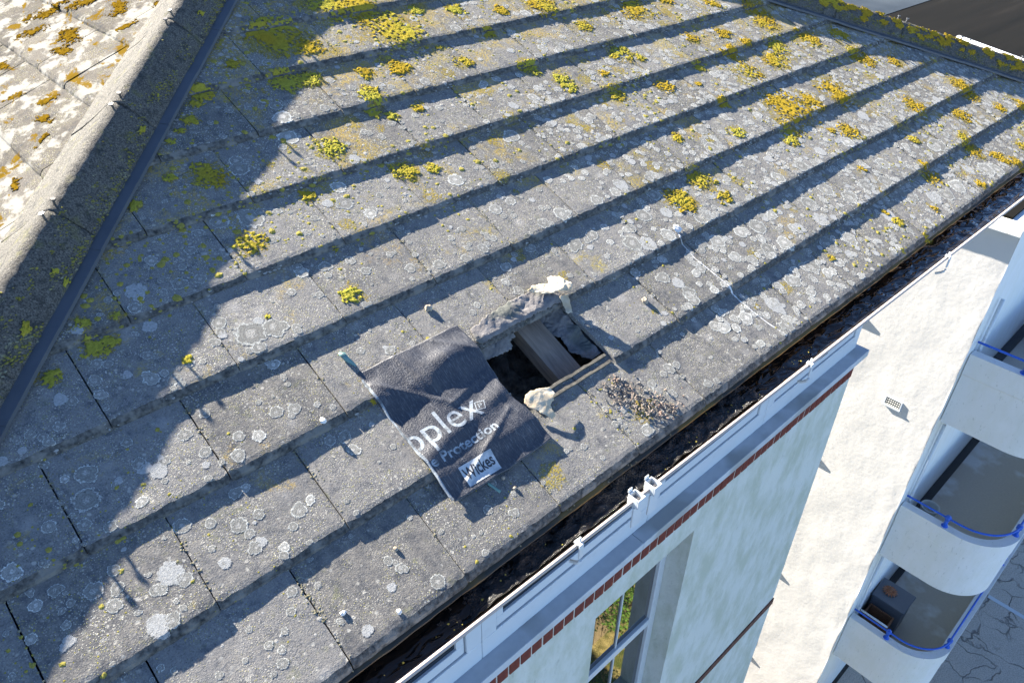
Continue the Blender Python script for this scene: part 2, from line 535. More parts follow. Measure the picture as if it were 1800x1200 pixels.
class MB:
    def __init__(self):
        self.v, self.f = [], []
    def box(self, x0, x1, y0, y1, z0, z1):
        b = len(self.v)
        self.v += [(x, y, z) for z in (z0, z1) for y in (y0, y1) for x in (x0, x1)]
        self.f += [tuple(b + i for i in q) for q in ((0, 2, 3, 1), (4, 5, 7, 6), (0, 1, 5, 4), (2, 6, 7, 3), (0, 4, 6, 2), (1, 3, 7, 5))]
        return self
    def tube(self, pts, r, n=8, caps=True):
        pts = [Vector(p) for p in pts]
        b = len(self.v)
        for i, p in enumerate(pts):
            d = (pts[min(i + 1, len(pts) - 1)] - pts[max(i - 1, 0)]).normalized()
            u = d.orthogonal().normalized() if abs(d.z) > .95 else d.cross(Vector((0, 0, 1))).normalized()
            w = d.cross(u)
            rr = r[i] if isinstance(r, (list, tuple)) else r
            for k in range(n):
                a = 2 * math.pi * k / n
                self.v.append(tuple(p + u * math.cos(a) * rr + w * math.sin(a) * rr))
        for i in range(len(pts) - 1):
            for k in range(n):
                self.f.append((b + i * n + k, b + i * n + (k + 1) % n, b + (i + 1) * n + (k + 1) % n, b + (i + 1) * n + k))
        if caps:
            self.f.append(tuple(b + k for k in range(n))[::-1])
            self.f.append(tuple(b + (len(pts) - 1) * n + k for k in range(n)))
        return self
    def extrude(self, prof, path, closed=False):
        """prof: function(i)-> list of points for each path station; lofts them"""
        b = len(self.v)
        n = len(prof(0))
        m = path
        for i in range(m):
            self.v += [tuple(p) for p in prof(i)]
        for i in range(m - 1):
            for k in range(n if closed else n - 1):
                self.f.append((b + i * n + k, b + i * n + (k + 1) % n, b + (i + 1) * n + (k + 1) % n, b + (i + 1) * n + k))
        if closed:
            self.f.append(tuple(b + k for k in range(n))[::-1])
            self.f.append(tuple(b + (m - 1) * n + k for k in range(n)))
        return self
    def build(self, name, mat, parent=None, mw=None, smooth=False, bevel=0):
        o = meshobj(name, self.v, self.f, mat, parent, mw, smooth)
        if bevel:
            md = o.modifiers.new('bevel', 'BEVEL')
            md.width = bevel
            md.segments = 2
            md.limit_method = 'ANGLE'
        return o

def nz(x, y=0.0, z=0.0):
    return mnoise.noise(Vector((x, y, z)))

GROUND = -12.3
# ------------------------------------------------------------------ setting: ground
MB().box(-40, 80, -60, 60, GROUND - .5, GROUND - .02).build('ground', M['dirt'])['kind'] = 'structure'
MB().box(4.2, 8.8, -6, -.6, GROUND - .4, GROUND - .004).build('lawn', M['grass'])['kind'] = 'structure'
MB().box(8.9, 40, -14, .2, GROUND - .4, GROUND).build('yard_paving', M['yard'])['kind'] = 'structure'

# ================================================================== HOUSE
house = empty('house', (2.2, 3.0, GROUND), 'house with lichen-covered grey tiled hip roof and clogged gutter', 'house')

W, G, T = .343, .27454, .0165
# hip lines -----------------------------------------------------------------
tL = Vector((1, 1.06 * c_, 1.06 * s_)).normalized()
n1 = Vector((0, -s_, c_))
n2 = Vector((-.3911, 0, .9203)).normalized()
NL = (n1 + n2).normalized()
SL = tL.cross(NL).normalized()
P0L = Vector((.324, 1.433, .627))
tR = Vector((1, -.903 * c_, -.903 * s_)).normalized()
n3 = tR.cross(Vector((0, 1, 0)))
n3 = n3.normalized() * (1 if n3.z > 0 else -1)
NR = (n1 + n3).normalized()
SR = tR.cross(NR).normalized()
if SR.y > 0:
    SR = -SR
P0R = RF(4.254, 1.17, .02) - SR * .105 - NR * .0

ROWMAX = 13
def clip_mesh(me, planes):
    bm = bmesh.new()
    bm.from_mesh(me)
    for co, no in planes:
        geom = bm.verts[:] + bm.edges[:] + bm.faces[:]
        r = bmesh.ops.bisect_plane(bm, geom=geom, plane_co=co, plane_no=no, clear_outer=True, dist=1e-6)
        ed = [e for e in r['geom_cut'] if isinstance(e, bmesh.types.BMEdge)]
        if ed:
            bmesh.ops.holes_fill(bm, edges=ed, sides=0)
    n = len(bm.faces)
    bm.to_mesh(me)
    bm.free()
    return n

def tile_mesh(a0, a1, b0, b1, k, seed, rag=1.0, fine=True):
    """riven-edge slab; top surface h = T*(k - b/G)"""
    nx = 30 if fine else 14
    nb = 7
    rnd = random.Random(seed)
    tw = rnd.uniform(-.0012, .0012)
    off = rnd.uniform(-.0008, .0012)
    V, F = [], []
    xs = [a0 + (a1 - a0) * i / nx for i in range(nx + 1)]
    def top(a, b):
        return T * (k - b / G) + off + tw * (a - a0) / W * 2 + .0012 * nz(a * 9, b * 9, seed * .37)
    rows = []
    # nose bottom, mid, arris, then top rows, far end, underside
    for j in range(-2, nb + 1):
        row = []
        for i, a in enumerate(xs):
            e = min(i, nx - i)
            r1 = nz(a * 24, seed * 1.7) * .0028 + nz(a * 62, seed * 2.3) * .0036 + nz(a * 150, seed * 2.9) * .0024
            r2 = nz(a * 45, seed * 3.1) * .003
            corner = .004 if e == 0 else 0
            aa = a
            if e == 0:
                aa = a + (1 if i == 0 else -1) * (.0003 + .0008 * nz(j * 1.9, seed * 1.1))
            if j == -2:
                row.append((aa, b0 + .002 * nz(a * 30, seed) + corner * .5, top(a, b0) - T - .001))
            elif j == -1:
                row.append((aa, b0 + .0065 + r2 * rag + corner, top(a, b0) - T * .55))
            elif j == 0:
                row.append((aa, b0 + .021 + r1 * rag + corner, top(a, b0 + .02) - .0012))
            else:
                b = b0 + .034 + (b1 - b0 - .034) * (j - 1) / (nb - 1)
                row.append((aa, b, top(a, b) - (.0012 if e == 0 else 0)))
        rows.append(row)
    for r in rows:
        V += r
    n = nx + 1
    m = len(rows)
    for j in range(m - 1):
        for i in range(nx):
            F.append((j * n + i, j * n + i + 1, (j + 1) * n + i + 1, (j + 1) * n + i))
    # underside grid (coarse): perimeter skirts
    base = len(V)
    for (i, j) in ((0, 0), (nx, 0), (nx, m - 1), (0, m - 1)):
        p = rows[j][i]
        V.append((p[0], p[1] + .002 * (j == 0), p[2] - (.001 if j == 0 else T + .001)))
    F.append((base + 3, base + 2, base + 1, base))
    F.append(tuple([base] + [base + 1] + [i for i in range(nx, -1, -1)]))
    F.append(tuple([base + 2, base + 3] + [(m - 1) * n + i for i in range(nx + 1)]))
    F.append(tuple([base + 3, base] + [j * n for j in range(m)]))
    F.append(tuple([base + 1, base + 2] + [j * n + nx for j in range(m - 1, -1, -1)]))
    return V, F

RMi = RM.inverted()
# clip planes in roof coordinates (keep our side of each hip)
cutL = (RMi @ (P0L + SL * .085), RMi.to_3x3() @ (-SL))
cutR = (RMi @ (P0R + SR * .085), RMi.to_3x3() @ (-SR))
def hipL_b(a, off=0.085):      # b of the hip line at given a (roof plane)
    p, nrm = RMi @ (P0L + SL * off), RMi.to_3x3() @ SL
    return p.y - (nrm.x * (a - p.x)) / nrm.y
def hipR_b(a, off=0.085):
    p, nrm = RMi @ (P0R + SR * off), RMi.to_3x3() @ SR
    return p.y - (nrm.x * (a - p.x)) / nrm.y

TILES = {}
TPAR = {}
GAP = .003
for k in range(0, ROWMAX):
    b0 = (k - 1) * G - (.0 if k else .004)
    b1 = k * G + .055
    off = .5 * (k % 2)
    for n in range(-6, 22):
        a0 = (n + off) * W
        a1 = a0 + W
        corners = [(a, b) for a in (a0, a1) for b in (b0, b1)]
        inL = [b < hipL_b(a) for a, b in corners]
        inR = [b < hipR_b(a) for a, b in corners]
        if not any(l and r for l, r in zip(inL, inR)):
            continue
        if k == 1 and abs(a0 - 2.5 * W) < .01:
            continue                                     # the missing tile
        if a0 > 6.2:
            continue
        sd_ = k * 31 + n * 7 + 500
        j1, j2 = random.uniform(-.0006, .0006), random.uniform(-.0006, .0006)
        db = random.uniform(-.0018, .0018)
        V, F = tile_mesh(a0 + GAP / 2 + j1, a1 - GAP / 2 + j2, b0 + db, b1, k, sd_)
        me = bpy.data.meshes.new('tile')
        me.from_pydata(V, [], F)
        cuts = []
        if (k, n) == (1, 1): cuts.append((Vector((.797, 0, 0)), Vector((1, .12, 0))))
        if not all(inL): cuts.append(cutL)
        if not all(inR): cuts.append(cutR)
        if cuts:
            if clip_mesh(me, cuts) < 4:
                continue
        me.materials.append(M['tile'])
        me.materials.append(M['shaded_tile_edge'])
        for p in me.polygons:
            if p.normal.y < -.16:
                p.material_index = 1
        o = bpy.data.objects.new('tile', me)
        put(o, house, RM)
        TILES[(k, n)] = o
        rr_ = random.Random(sd_)
        TPAR[(k, n)] = (rr_.uniform(-.0012, .0012), rr_.uniform(-.0008, .0012), a0 + GAP / 2 + j1, sd_)

def tile_at(a, b):
    k = math.floor(b / G) + 1
    n = math.floor(a / W - .5 * (k % 2))
    return TILES.get((k, n)), k
def surf(a, b):
    k = math.floor(b / G) + 1
    n = math.floor(a / W - .5 * (k % 2))
    tw, off, a0, sd_ = TPAR.get((k, n), (0, 0, 0, 0))
    h = T * (k - b / G) + off + tw * (a - a0) / W * 2 + .0012 * nz(a * 9, b * 9, sd_ * .37) + .0002
    fb = b - (k - 1) * G
    if fb < .024:
        h -= T * .75 * (1 - fb / .024)
    return h
def one_row(V, F):
    r = [math.floor(v[1] / G) for v in V]
    return [f for f in F if len({r[i] for i in f}) == 1]

# left slope ---------------------------------------------------------------
E2, U2 = Vector((0, -1, 0)), Vector((n2.z, 0, -n2.x))
LM = Matrix(((E2.x, U2.x, n2.x, P0L.x), (E2.y, U2.y, n2.y, P0L.y), (E2.z, U2.z, n2.z, P0L.z), (0, 0, 0, 1)))
LMi = LM.inverted()
cutLL = (LMi @ (P0L - SL * .2), LMi.to_3x3() @ SL)
for k in range(-3, 5):
    b0 = -.025 + (k - 1) * .2865
    b1 = b0 + .2865 + .05
    for n in range(-9, 6):
        a0 = -.95 + (n + (.5 if k % 2 == 0 else 0)) * W
        V, F = tile_mesh(a0 + GAP / 2, a0 + W - GAP / 2, b0, b1, 0, k * 17 + n * 5 + 9000, 1.0, False)
        G2 = .2865
        V = [(x, y, z - T * (0 - y / G) + T * (1 - (y - b0) / G2)) for x, y, z in V]
        me = bpy.data.meshes.new('tile')
        me.from_pydata(V, [], F)
        ins = [(cutLL[1].dot(Vector((a, b, 0)) - cutLL[0]) < 0) for a in (a0, a0 + W) for b in (b0, b1)]
        if not any(ins):
            continue
        if not all(ins) and clip_mesh(me, [cutLL]) < 4:
            continue
        me.materials.append(M['tile_left'])
        put(bpy.data.objects.new('tile', me), house, LM)

# right slope, mostly out of sight behind its hip
U3 = Vector((-n3.z, 0, n3.x))
E3 = U3.cross(n3)
QM = Matrix(((E3.x, U3.x, n3.x, P0R.x), (E3.y, U3.y, n3.y, P0R.y), (E3.z, U3.z, n3.z, P0R.z), (0, 0, 0, 1)))
QMi = QM.inverted()
cutQ = (QMi @ (P0R - SR * .12), QMi.to_3x3() @ SR)
for k in range(-4, 3):
    b0 = k * .2865
    b1 = b0 + .34
    for n in range(-9, 9):
        a0 = (n + .5 * (k % 2)) * W
        ins = [(cutQ[1].dot(Vector((a, b, 0)) - cutQ[0]) < 0) for a in (a0, a0 + W) for b in (b0, b1)]
        wp = QM @ Vector((a0, b0, 0))
        if not any(ins) or wp.y > 2.2:
            continue
        V, F = tile_mesh(a0 + GAP / 2, a0 + W - GAP / 2, b0, b1, 0, k * 13 + n * 3 + 7000, 1.0, False)
        V = [(x, y, z - T * (0 - y / G) + T * (1 - (y - b0) / .2865)) for x, y, z in V]
        me = bpy.data.meshes.new('tile')
        me.from_pydata(V, [], F)
        if not all(ins) and clip_mesh(me, [cutQ]) < 4:
            continue
        me.materials.append(M['tile'])
        put(bpy.data.objects.new('tile', me), house, QM)

# underlay with the hole, attic, rafters ------------------------------------
APX = 1.85
bx = hipL_b(APX, 0)
def slab(poly, h0, h1, name, mat, mw):
    n = len(poly)
    V = [(x, y, h0) for x, y in poly] + [(x, y, h1) for x, y in poly]
    F = [tuple(range(n))[::-1], tuple(range(n, 2 * n))] + [(i, (i + 1) % n, n + (i + 1) % n, n + i) for i in range(n)]
    return meshobj(name, V, F, mat, house, mw)
eb = -.25
aL = (RMi @ P0L).x + (eb - (RMi @ P0L).y) / 1.06
aR = (RMi @ P0R).x + (eb - (RMi @ P0R).y) / -.903
pk_a = None
xL, yL = (RMi @ P0L).x, (RMi @ P0L).y
xR, yR = (RMi @ P0R).x, (RMi @ P0R).y
pk_a = ((yR + .903 * xR) - (yL - 1.06 * xL)) / (1.06 + .903)
pk_b = yL + 1.06 * (pk_a - xL)
def lb(a): return yL + 1.06 * (a - xL)
def rb(a): return yR - .903 * (a - xR)
HA0, HA1, HB0, HB1 = .80, 1.2, .035, .30
hu0, hu1 = -.034, -.028
slab([(aL, eb), (HA0, eb), (HA0, lb(HA0))], hu0, hu1, 'underlay', M['felt'], RM)
slab([(HA1, eb), (aR, eb), (pk_a, pk_b), (HA1, lb(HA1))], hu0, hu1, 'underlay', M['felt'], RM)
slab([(HA0, HB1), (HA1, HB1), (HA1, lb(HA1)), (HA0, lb(HA0))], hu0, hu1, 'underlay', M['felt'], RM)
slab([(HA0, eb), (HA1, eb), (HA1, HB0 - .03), (HA0, HB0 - .03)], hu0, hu1, 'underlay', M['felt'], RM)
# left and right slopes' decks
PK = RF(pk_a, pk_b)
CL = RF(aL, eb)
CR = RF(aR, eb)
def deck(pts, name):
    lo = [Vector(p) - Vector((0, 0, .05)) for p in pts]
    hi = [Vector(p) - Vector((0, 0, .02)) for p in pts]
    n = len(pts)
    meshobj(name, lo + hi, [tuple(range(n))[::-1], tuple(range(n, 2 * n))] + [(i, (i + 1) % n, n + (i + 1) % n, n + i) for i in range(n)], M['felt'], house)
deck([CL, PK, (PK.x, 8, PK.z), (CL.x, 8, CL.z)], 'slope_deck')
deck([CR, (CR.x, 8, CR.z), (PK.x, 8, PK.z), PK], 'slope_deck')
# rafters, attic floor
for a in (.42, 1.04, 1.6):
    MB().box(a - .024, a + .024 if a != 1.04 else a + .078, -.2, 1.4, -.10, -.046 if a == 1.04 else -.036).build('rafter', M['rafter'], house, RM)
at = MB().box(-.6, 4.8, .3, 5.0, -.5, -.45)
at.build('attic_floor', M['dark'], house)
for (y0, z0) in ((.016, .024), (.044, .022)):
    mb = MB()
    seg = 26
    def pf(i, y0=y0, z0=z0):
        a = .84 + (1.19 - .84) * i / (seg - 1)
        w = .012 + .004 * nz(a * 40, y0 * 50)
        z = .0005 + .002 * nz(a * 30, y0 * 80)
        y = y0 + .003 * nz(a * 18, 9)
        return [(a, y, z - .02), (a, y + w, z - .02), (a, y + w, z + .004), (a, y + .002, z + .006)]
    mb.extrude(pf, seg, True)
    mb.build('batten', M['batten'], house, RM)
# batten under the upper tile nose
MB().box(.80, 1.24, .292, .33, -.028, -.004).build('batten', M['batten'], house, RM)

# hip tiles ------------------------------------------------------------------
def hip_run(P0, t, S, Nn, prof, t0, t1, length, seedb, lap=.0):
    s = t0
    i = 0
    out = []
    while s < t1:
        e = s + length - .0025
        mb = MB()
        ns = 40
        dz = random.uniform(-.0012, .0012)
        def pr_(q, s=s, e=e, dz=dz, i=i):
            u = s + (e - s) * q / (ns - 1)
            up, lo = [], []
            for (x, z) in prof:
                d = .003 * nz(u * 22, x * 30, seedb + i) + .0022 * nz(u * 70, x * 80, seedb)
                lip = .004 * (1 if q < 2 else 0)
                up.append(P0 + t * (u + .004 * nz(x * 30, i + seedb) * (q in (0, ns - 1))) + S * x + Nn * (z + d + dz))
                lo.append(P0 + t * u + S * x * .94 + Nn * (z - .018))
            return up + lo[::-1]
        mb.extrude(pr_, ns, True)
        o = mb.build('hip_tile', M['hip'], house, None, True)
        for p in o.data.polygons:
            if len(p.vertices) > 4: p.use_smooth = False
        out.append((o, s, e))
        s += length
        i += 1
    return out
profL = [(.092, -.012), (.088, .006), (.074, .026), (.056, .049), (.036, .073), (.017, .091), (0, .0985), (-.02, .094), (-.05, .074), (-.1, .036), (-.16, -.006), (-.215, -.040), (-.218, -.055)]
hipL = hip_run(P0L, tL, SL, NL, profL, -.0 - 4 * .5015, 2.0, .5015, 3)
profR = [(.1, -.012), (.094, .004), (.07, .035), (.04, .066), (.018, .083), (0, .088), (-.02, .083), (-.06, .05), (-.12, 0), (-.15, -.03)]
hipR = hip_run(P0R, tR, SR, NR, profR, -1.9 + .12, 2.4, .47, 41)
# bolts at the hip joints
def bolt(P, up, parent, r=.0035, h=.015):
    mb = MB()
    mb.tube([P - up * .01, P + up * h], r, 6)
    mb.tube([P + up * h, P + up * (h + .004)], r * 2.3, 6)
    mb.build('bolt', M['bolt'], parent, None)
for (o, s, e) in hipL:
    for u in (s + .028, e - .03):
        if -1.2 < u < 1.2:
            bolt(P0L + tL * u + NL * .096 + SL * .004, (NL + tL * random.uniform(-.25, .25) + SL * random.uniform(-.2, .2)).normalized(), o)
for (o, s, e) in hipR:
    for u in (s + .03, e - .03):
        if -.6 < u < 2:
            bolt(P0R + tR * u + NR * .086, NR, o, .004, .02)
# plastic hip trays
def tray(P0, t, S, Nn, x0, x1, z0, z1, t0, t1, step):
    s = t0
    i = 0
    while s < t1:
        e = s + step - .004
        dz = .0015 * (i % 2)
        ns = 8
        mb = MB()
        def pr_(q):
            u = s + (e + .012 - s) * q / (ns - 1)
            w = .0012 * nz(u * 12, i)
            return [P0 + t * u + S * (x0) + Nn * (z0 + dz), P0 + t * u + S * (x1 + w) + Nn * (z1 + dz + .006),
                    P0 + t * u + S * (x1 + w + .002) + Nn * (z1 + dz - .004), P0 + t * u + S * x0 + Nn * (z0 - .01)]
        mb.extrude(pr_, ns, True)
        mb.build('hip_tray', M['flash'], house)
        s += step
        i += 1
tray(P0L, tL, SL, NL, .085, .122, -.001, -.012, -2.0, 2.0, .29)
tray(P0R, tR, SR, NR, .088, .142, -.001, -.012, -1.6, 2.2, .29)

# ------------------------------------------------------------------ eaves, gutter
def gy(x): return .0155 - .0115 * x           # the gutter is not quite parallel to the eave
XE0, XE1 = -1.25, 6.3
mb = MB()
SEG = 40
def gprof(i):
    x = XE0 + (XE1 - XE0) * i / (SEG - 1)
    o = []
    yc, r = -.2855 + gy(x), .074
    sh = [(-1, 0), (-.72, .3), (-.45, .55), (-.2, .68), (.1, .72), (.5, .66), (.85, .45), (1, .2), (1, 0)]
    for (u, d) in sh:
        o.append((x, yc + r * u, -.128 - r * d))
    o2 = [(x, yc + (r + .003) * u, -.128 - r * d - .003) for (u, d) in sh[::-1]]
    return o + [(x, yc + r, -.118), (x, yc + r + .003, -.118)] + o2 + [(x, yc - r - .007, -.126), (x, yc - r - .007, -.117), (x, yc - r + .002, -.117)]
mb.extrude(gprof, SEG, True)
mb.build('gutter', M['pvcpink'], house, None, True)
# water and sludge
wb = MB()
def wprof(i):
    x = XE0 + (XE1 - XE0) * i / 59
    return [(x, -.2855 + gy(x) - .05, -.15), (x, -.2855 + gy(x), -.15), (x, -.2855 + gy(x) + .072, -.15)]
wb.extrude(wprof, 60)
wb.build('gutter_water', M['water'], None, None, True)
tag(bpy.data.objects['gutter_water'], 'dark standing water rippling along the roof gutter', 'water', kind='stuff')
NX, NY = 520, 26
V, F = [], []
for i in range(NX):
    x = -.9 + 2.95 * i / (NX - 1)
    for j in range(NY):
        v = -1 + 2 * j / (NY - 1)
        y = -.2755 + gy(x) + v * .062
        env = min(1, max(0, (2.0 - x) / .5)) * min(1.0, max(.25, (x - .05) / .5 + .4))
        hgt = .010 * nz(x * 9, y * 14, 3) + .010 * nz(x * 28, y * 34, 5) + .006 * abs(nz(x * 75, y * 75, 8)) + .004 * nz(x * 160, y * 160, 1)
        z = -.156 + env * (.010 + hgt + .010 * abs(v) ** 3) - (1 - env) * .03
        V.append((x, y, z))
for i in range(NX - 1):
    for j in range(NY - 1):
        a = i * NY + j
        F.append((a, a + NY, a + NY + 1, a + 1))
meshobj('gutter_sludge', V, F, M['sludge'], None, None, True)
tag(bpy.data.objects['gutter_sludge'], 'black wet leaf sludge clogging the near half of the gutter', 'sludge', kind='stuff')
# little mossy bits in the gutter
V, F = [], []
def lump(V, F, c, r, sq=.7, n=7, rnd=random):
    b = len(V)
    V.append((c[0], c[1], c[2] + r * sq))
    for ring, (rr, zz) in enumerate(((.6, .7), (1, .1))):
        for k in range(n):
            a = 2 * math.pi * k / n + ring * .3
            q = r * rr * rnd.uniform(.7, 1.25)
            V.append((c[0] + q * math.cos(a), c[1] + q * math.sin(a), c[2] + r * sq * zz * rnd.uniform(.7, 1.2)))
    for k in range(n):
        F.append((b, b + 1 + k, b + 1 + (k + 1) % n))
        F.append((b + 1 + k, b + 1 + n + k, b + 1 + n + (k + 1) % n, b + 1 + (k + 1) % n))
for i in range(50):
    x = random.uniform(-.3, 2.1)
    y = -.2855 + gy(x) + random.uniform(-.06, .05)
    if i % 3:
        y = -.2855 + gy(x) - random.uniform(.02, .062)
    lump(V, F, (x, y + .012, -.142 + random.uniform(0, .008)), random.uniform(.0012, .0035))
meshobj('gutter_moss', V, F, M['fleck_y'], None)
tag(bpy.data.objects['gutter_moss'], 'specks of yellow-green moss scattered over the gutter sludge', 'moss', kind='stuff')
# eaves batten under the first course, fascia, soffit
mb = MB()
def eprof(i):
    x = -1.3 + 7.3 * i / 199
    d = .004 * nz(x * 14, 3) + .003 * nz(x * 50, 4)
    y0 = -.262 + d
    z0 = -.128
    return [(x, y0, z0), (x, y0 - .004 - d * .5, z0 + .012), (x, y0 + .03, z0 + .014), (x, y0 + .03, z0)]
mb.extrude(eprof, 200, True)
mb.build('eaves_strip', M['eavewood'], house)
MB().box(-1.1, 5.6, -.2, -.175, -.34, -.13).build('fascia', M['pvc'], house)
MB().box(-1.1, 5.6, -.17, .6, -.34, -.325).build('soffit', M['pvc'], house)
# gutter clips
def clip(x, boxy=False, name='gutter_clip'):
    y = -.2855 + gy(x) - .077
    mb = MB()
    if boxy:
        mb.box(x - .016, x + .016, y - .022, y - .018, -.135, -.1)
        mb.box(x - .016, x + .016, y + .014, y + .018, -.135, -.1)
        mb.box(x - .016, x - .013, y - .018, y + .014, -.135, -.1)
        mb.box(x + .013, x + .016, y - .018, y + .014, -.135, -.1)
        mb.box(x - .0125, x + .0125, y - .018, y + .014, -.135, -.125)
        mb.box(x - .0125, x + .004, y + .0185, y + .0225, -.1, -.087)
        mb.box(x - .02, x + .02, y - .012, y - .006, -.22, -.136)
    else:
        mb.box(x - .008, x + .008, y - .014, y - .009, -.165, -.109)
        mb.box(x - .008, x + .008, y - .0085, y + .01, -.1155, -.109)
        mb.box(x + .002, x + .008, y - .004, y + .002, -.1085, -.094)
        pts = [(x, y - .012 + .03 * q * q * .8, -.175 - .03 * q) for q in (0, .4, .8, 1.2)]
        mb.tube(pts, .006, 6)
    mb.build(name, M['pvc'], house, None, False, .0012)
for x in (.645, 1.838, 3.012, 4.3, -.35):
    clip(x)
clip(.884, True, 'gutter_union')
clip(.958, True, 'gutter_union')

# ------------------------------------------------------------------ front wall below
WY = .46
XC = 5.06
XW0 = -.95
ox0, ox1, oz1, oz0 = 1.886, 2.92, -2.62, -5.0
mb = MB()
mb.box(XW0, ox0, WY, WY + .28, GROUND, -2.39)
mb.box(ox1, XC, WY, WY + .28, GROUND, -2.39)
mb.box(ox0, ox1, WY, WY + .28, oz1, -2.39)
mb.box(ox0, ox1, WY, WY + .28, GROUND, oz0)
mb.build('wall', M['render'], house)
MB().box(XC - .25, XC - .002, WY + .2802, 7.8, GROUND, -.45).build('side_wall', M['render'], house)
MB().box(XW0, XW0 + .25, WY + .2802, 7.8, GROUND, -.45).build('side_wall', M['render'], house)
MB().box(XW0 + .25, XC - .26, 7.5, 7.8, GROUND, -.45).build('back_wall', M['render'], house)
# string course
sc_ = MB()
sc_.box(XW0, XC + .006, WY - .012, WY - .0005, -5.56, -5.46)
sc_.build('string_course', M['string'], house)
# soldier bricks under the sill
MB().box(XW0, XC - .004, WY - .002, WY + .1, -2.3895, -2.258).build('mortar_bed', M['mortar'], house)
bme = None
pitch = .0872
nbk = int((XC - .35) / pitch) + 14
for i in range(0, nbk):
    x1 = XC + .001 - i * pitch
    if x1 < .3:
        break
    if bme is None:
        b = MB().box(-.0755, 0, -.007, .05, -.128, 0)
        o = b.build('brick', M['brick'], house, Matrix.Translation((x1, WY, -2.26)))
        bme = o.data
        bm = bmesh.new(); bm.from_mesh(bme)
        bmesh.ops.bevel(bm, geom=bm.edges[:], offset=.003, segments=1, affect='EDGES')
        bm.to_mesh(bme); bm.free()
    else:
        o = bpy.data.objects.new('brick', bme)
        put(o, house, Matrix.Translation((x1 + random.uniform(-.001, .001), WY + random.uniform(-.002, .002), -2.26)) @ Matrix.Rotation(random.uniform(-.01, .01), 4, 'Y'))
# sill
for x0, x1 in ((XW0, 2.262), (2.2645, 5.25)):
    MB().box(x0, x1, WY - .022, WY + .26, -2.2575, -2.192).build('sill', M['sill'], house, None, False, .004)
# band of windows beneath the eaves
FY = .535
FZ = -2.1915
posts = [XW0, 1.026, 2.408, 3.75, 5.19]
for i in range(4):
    x0, x1 = posts[i] + .0015, posts[i + 1] - .0015
    wdw = MB()
    wdw.box(x0, x1, FY, FY + .07, FZ, -2.035)
    wdw.box(x0, x0 + .1, FY, FY + .07, -2.035, -.345)
    wdw.box(x1 - .1, x1, FY, FY + .07, -2.035, -.345)
    wdw.box(x0 + .1, x1 - .1, FY, FY + .07, -.42, -.345)
    fr = wdw.build('window_frame', M['pvc'], house, None, False, .005)
    sa = MB()
    sx0, sx1 = x0 + .108, x1 - .108
    sa.box(sx0, sx1, FY + .012, FY + .06, -2.028, -1.955)
    sa.box(sx0, sx0 + .05, FY + .012, FY + .06, -1.955, -.43)
    sa.box(sx1 - .05, sx1, FY + .012, FY + .06, -1.955, -.43)
    sa.build('sash', M['pvc'], fr, None, False, .004)
    MB().box(sx0 + .05, sx1 - .05, FY + .028, FY + .034, -1.955, -.43).build('pane', M['darkglass'], fr)
MB().box(XC, 5.19, FY + .071, 7.5, -2.19, -.345).build('side_panel', M['pvc'], house)
# window in the wall
WZ = WY + .17
fr = MB()
fr.box(ox0, ox0 + .06, WZ, WZ + .07, oz0, oz1)
fr.box(ox1 - .075, ox1, WZ, WZ + .07, oz0, oz1)
fr.box(ox0 + .06, ox1 - .075, WZ, WZ + .07, oz1 - .06, oz1)
fr.box(ox0 + .06, ox1 - .075, WZ, WZ + .07, -3.87, -3.79)
fr.box(ox0 + .06, ox1 - .075, WZ, WZ + .07, oz0, oz0 + .08)
wf = fr.build('window_frame', M['pvc'], house, None, False, .006)
MB().box(ox0 + .06, ox1 - .075, WZ + .03, WZ + .036, -3.79, oz1 - .06).build('pane', M['glass'], wf)
MB().box(ox0 + .06, ox1 - .075, WZ + .03, WZ + .036, oz0 + .08, -3.87).build('pane', M['glass'], wf)
MB().box(2.444, 2.456, WZ + .018, WZ + .029, -3.79, oz1 - .06).build('glazing_bar', M['pvc'], wf)
MB().box(2.444, 2.456, WZ + .018, WZ + .029, oz0 + .08, -3.87).build('glazing_bar', M['pvc'], wf)

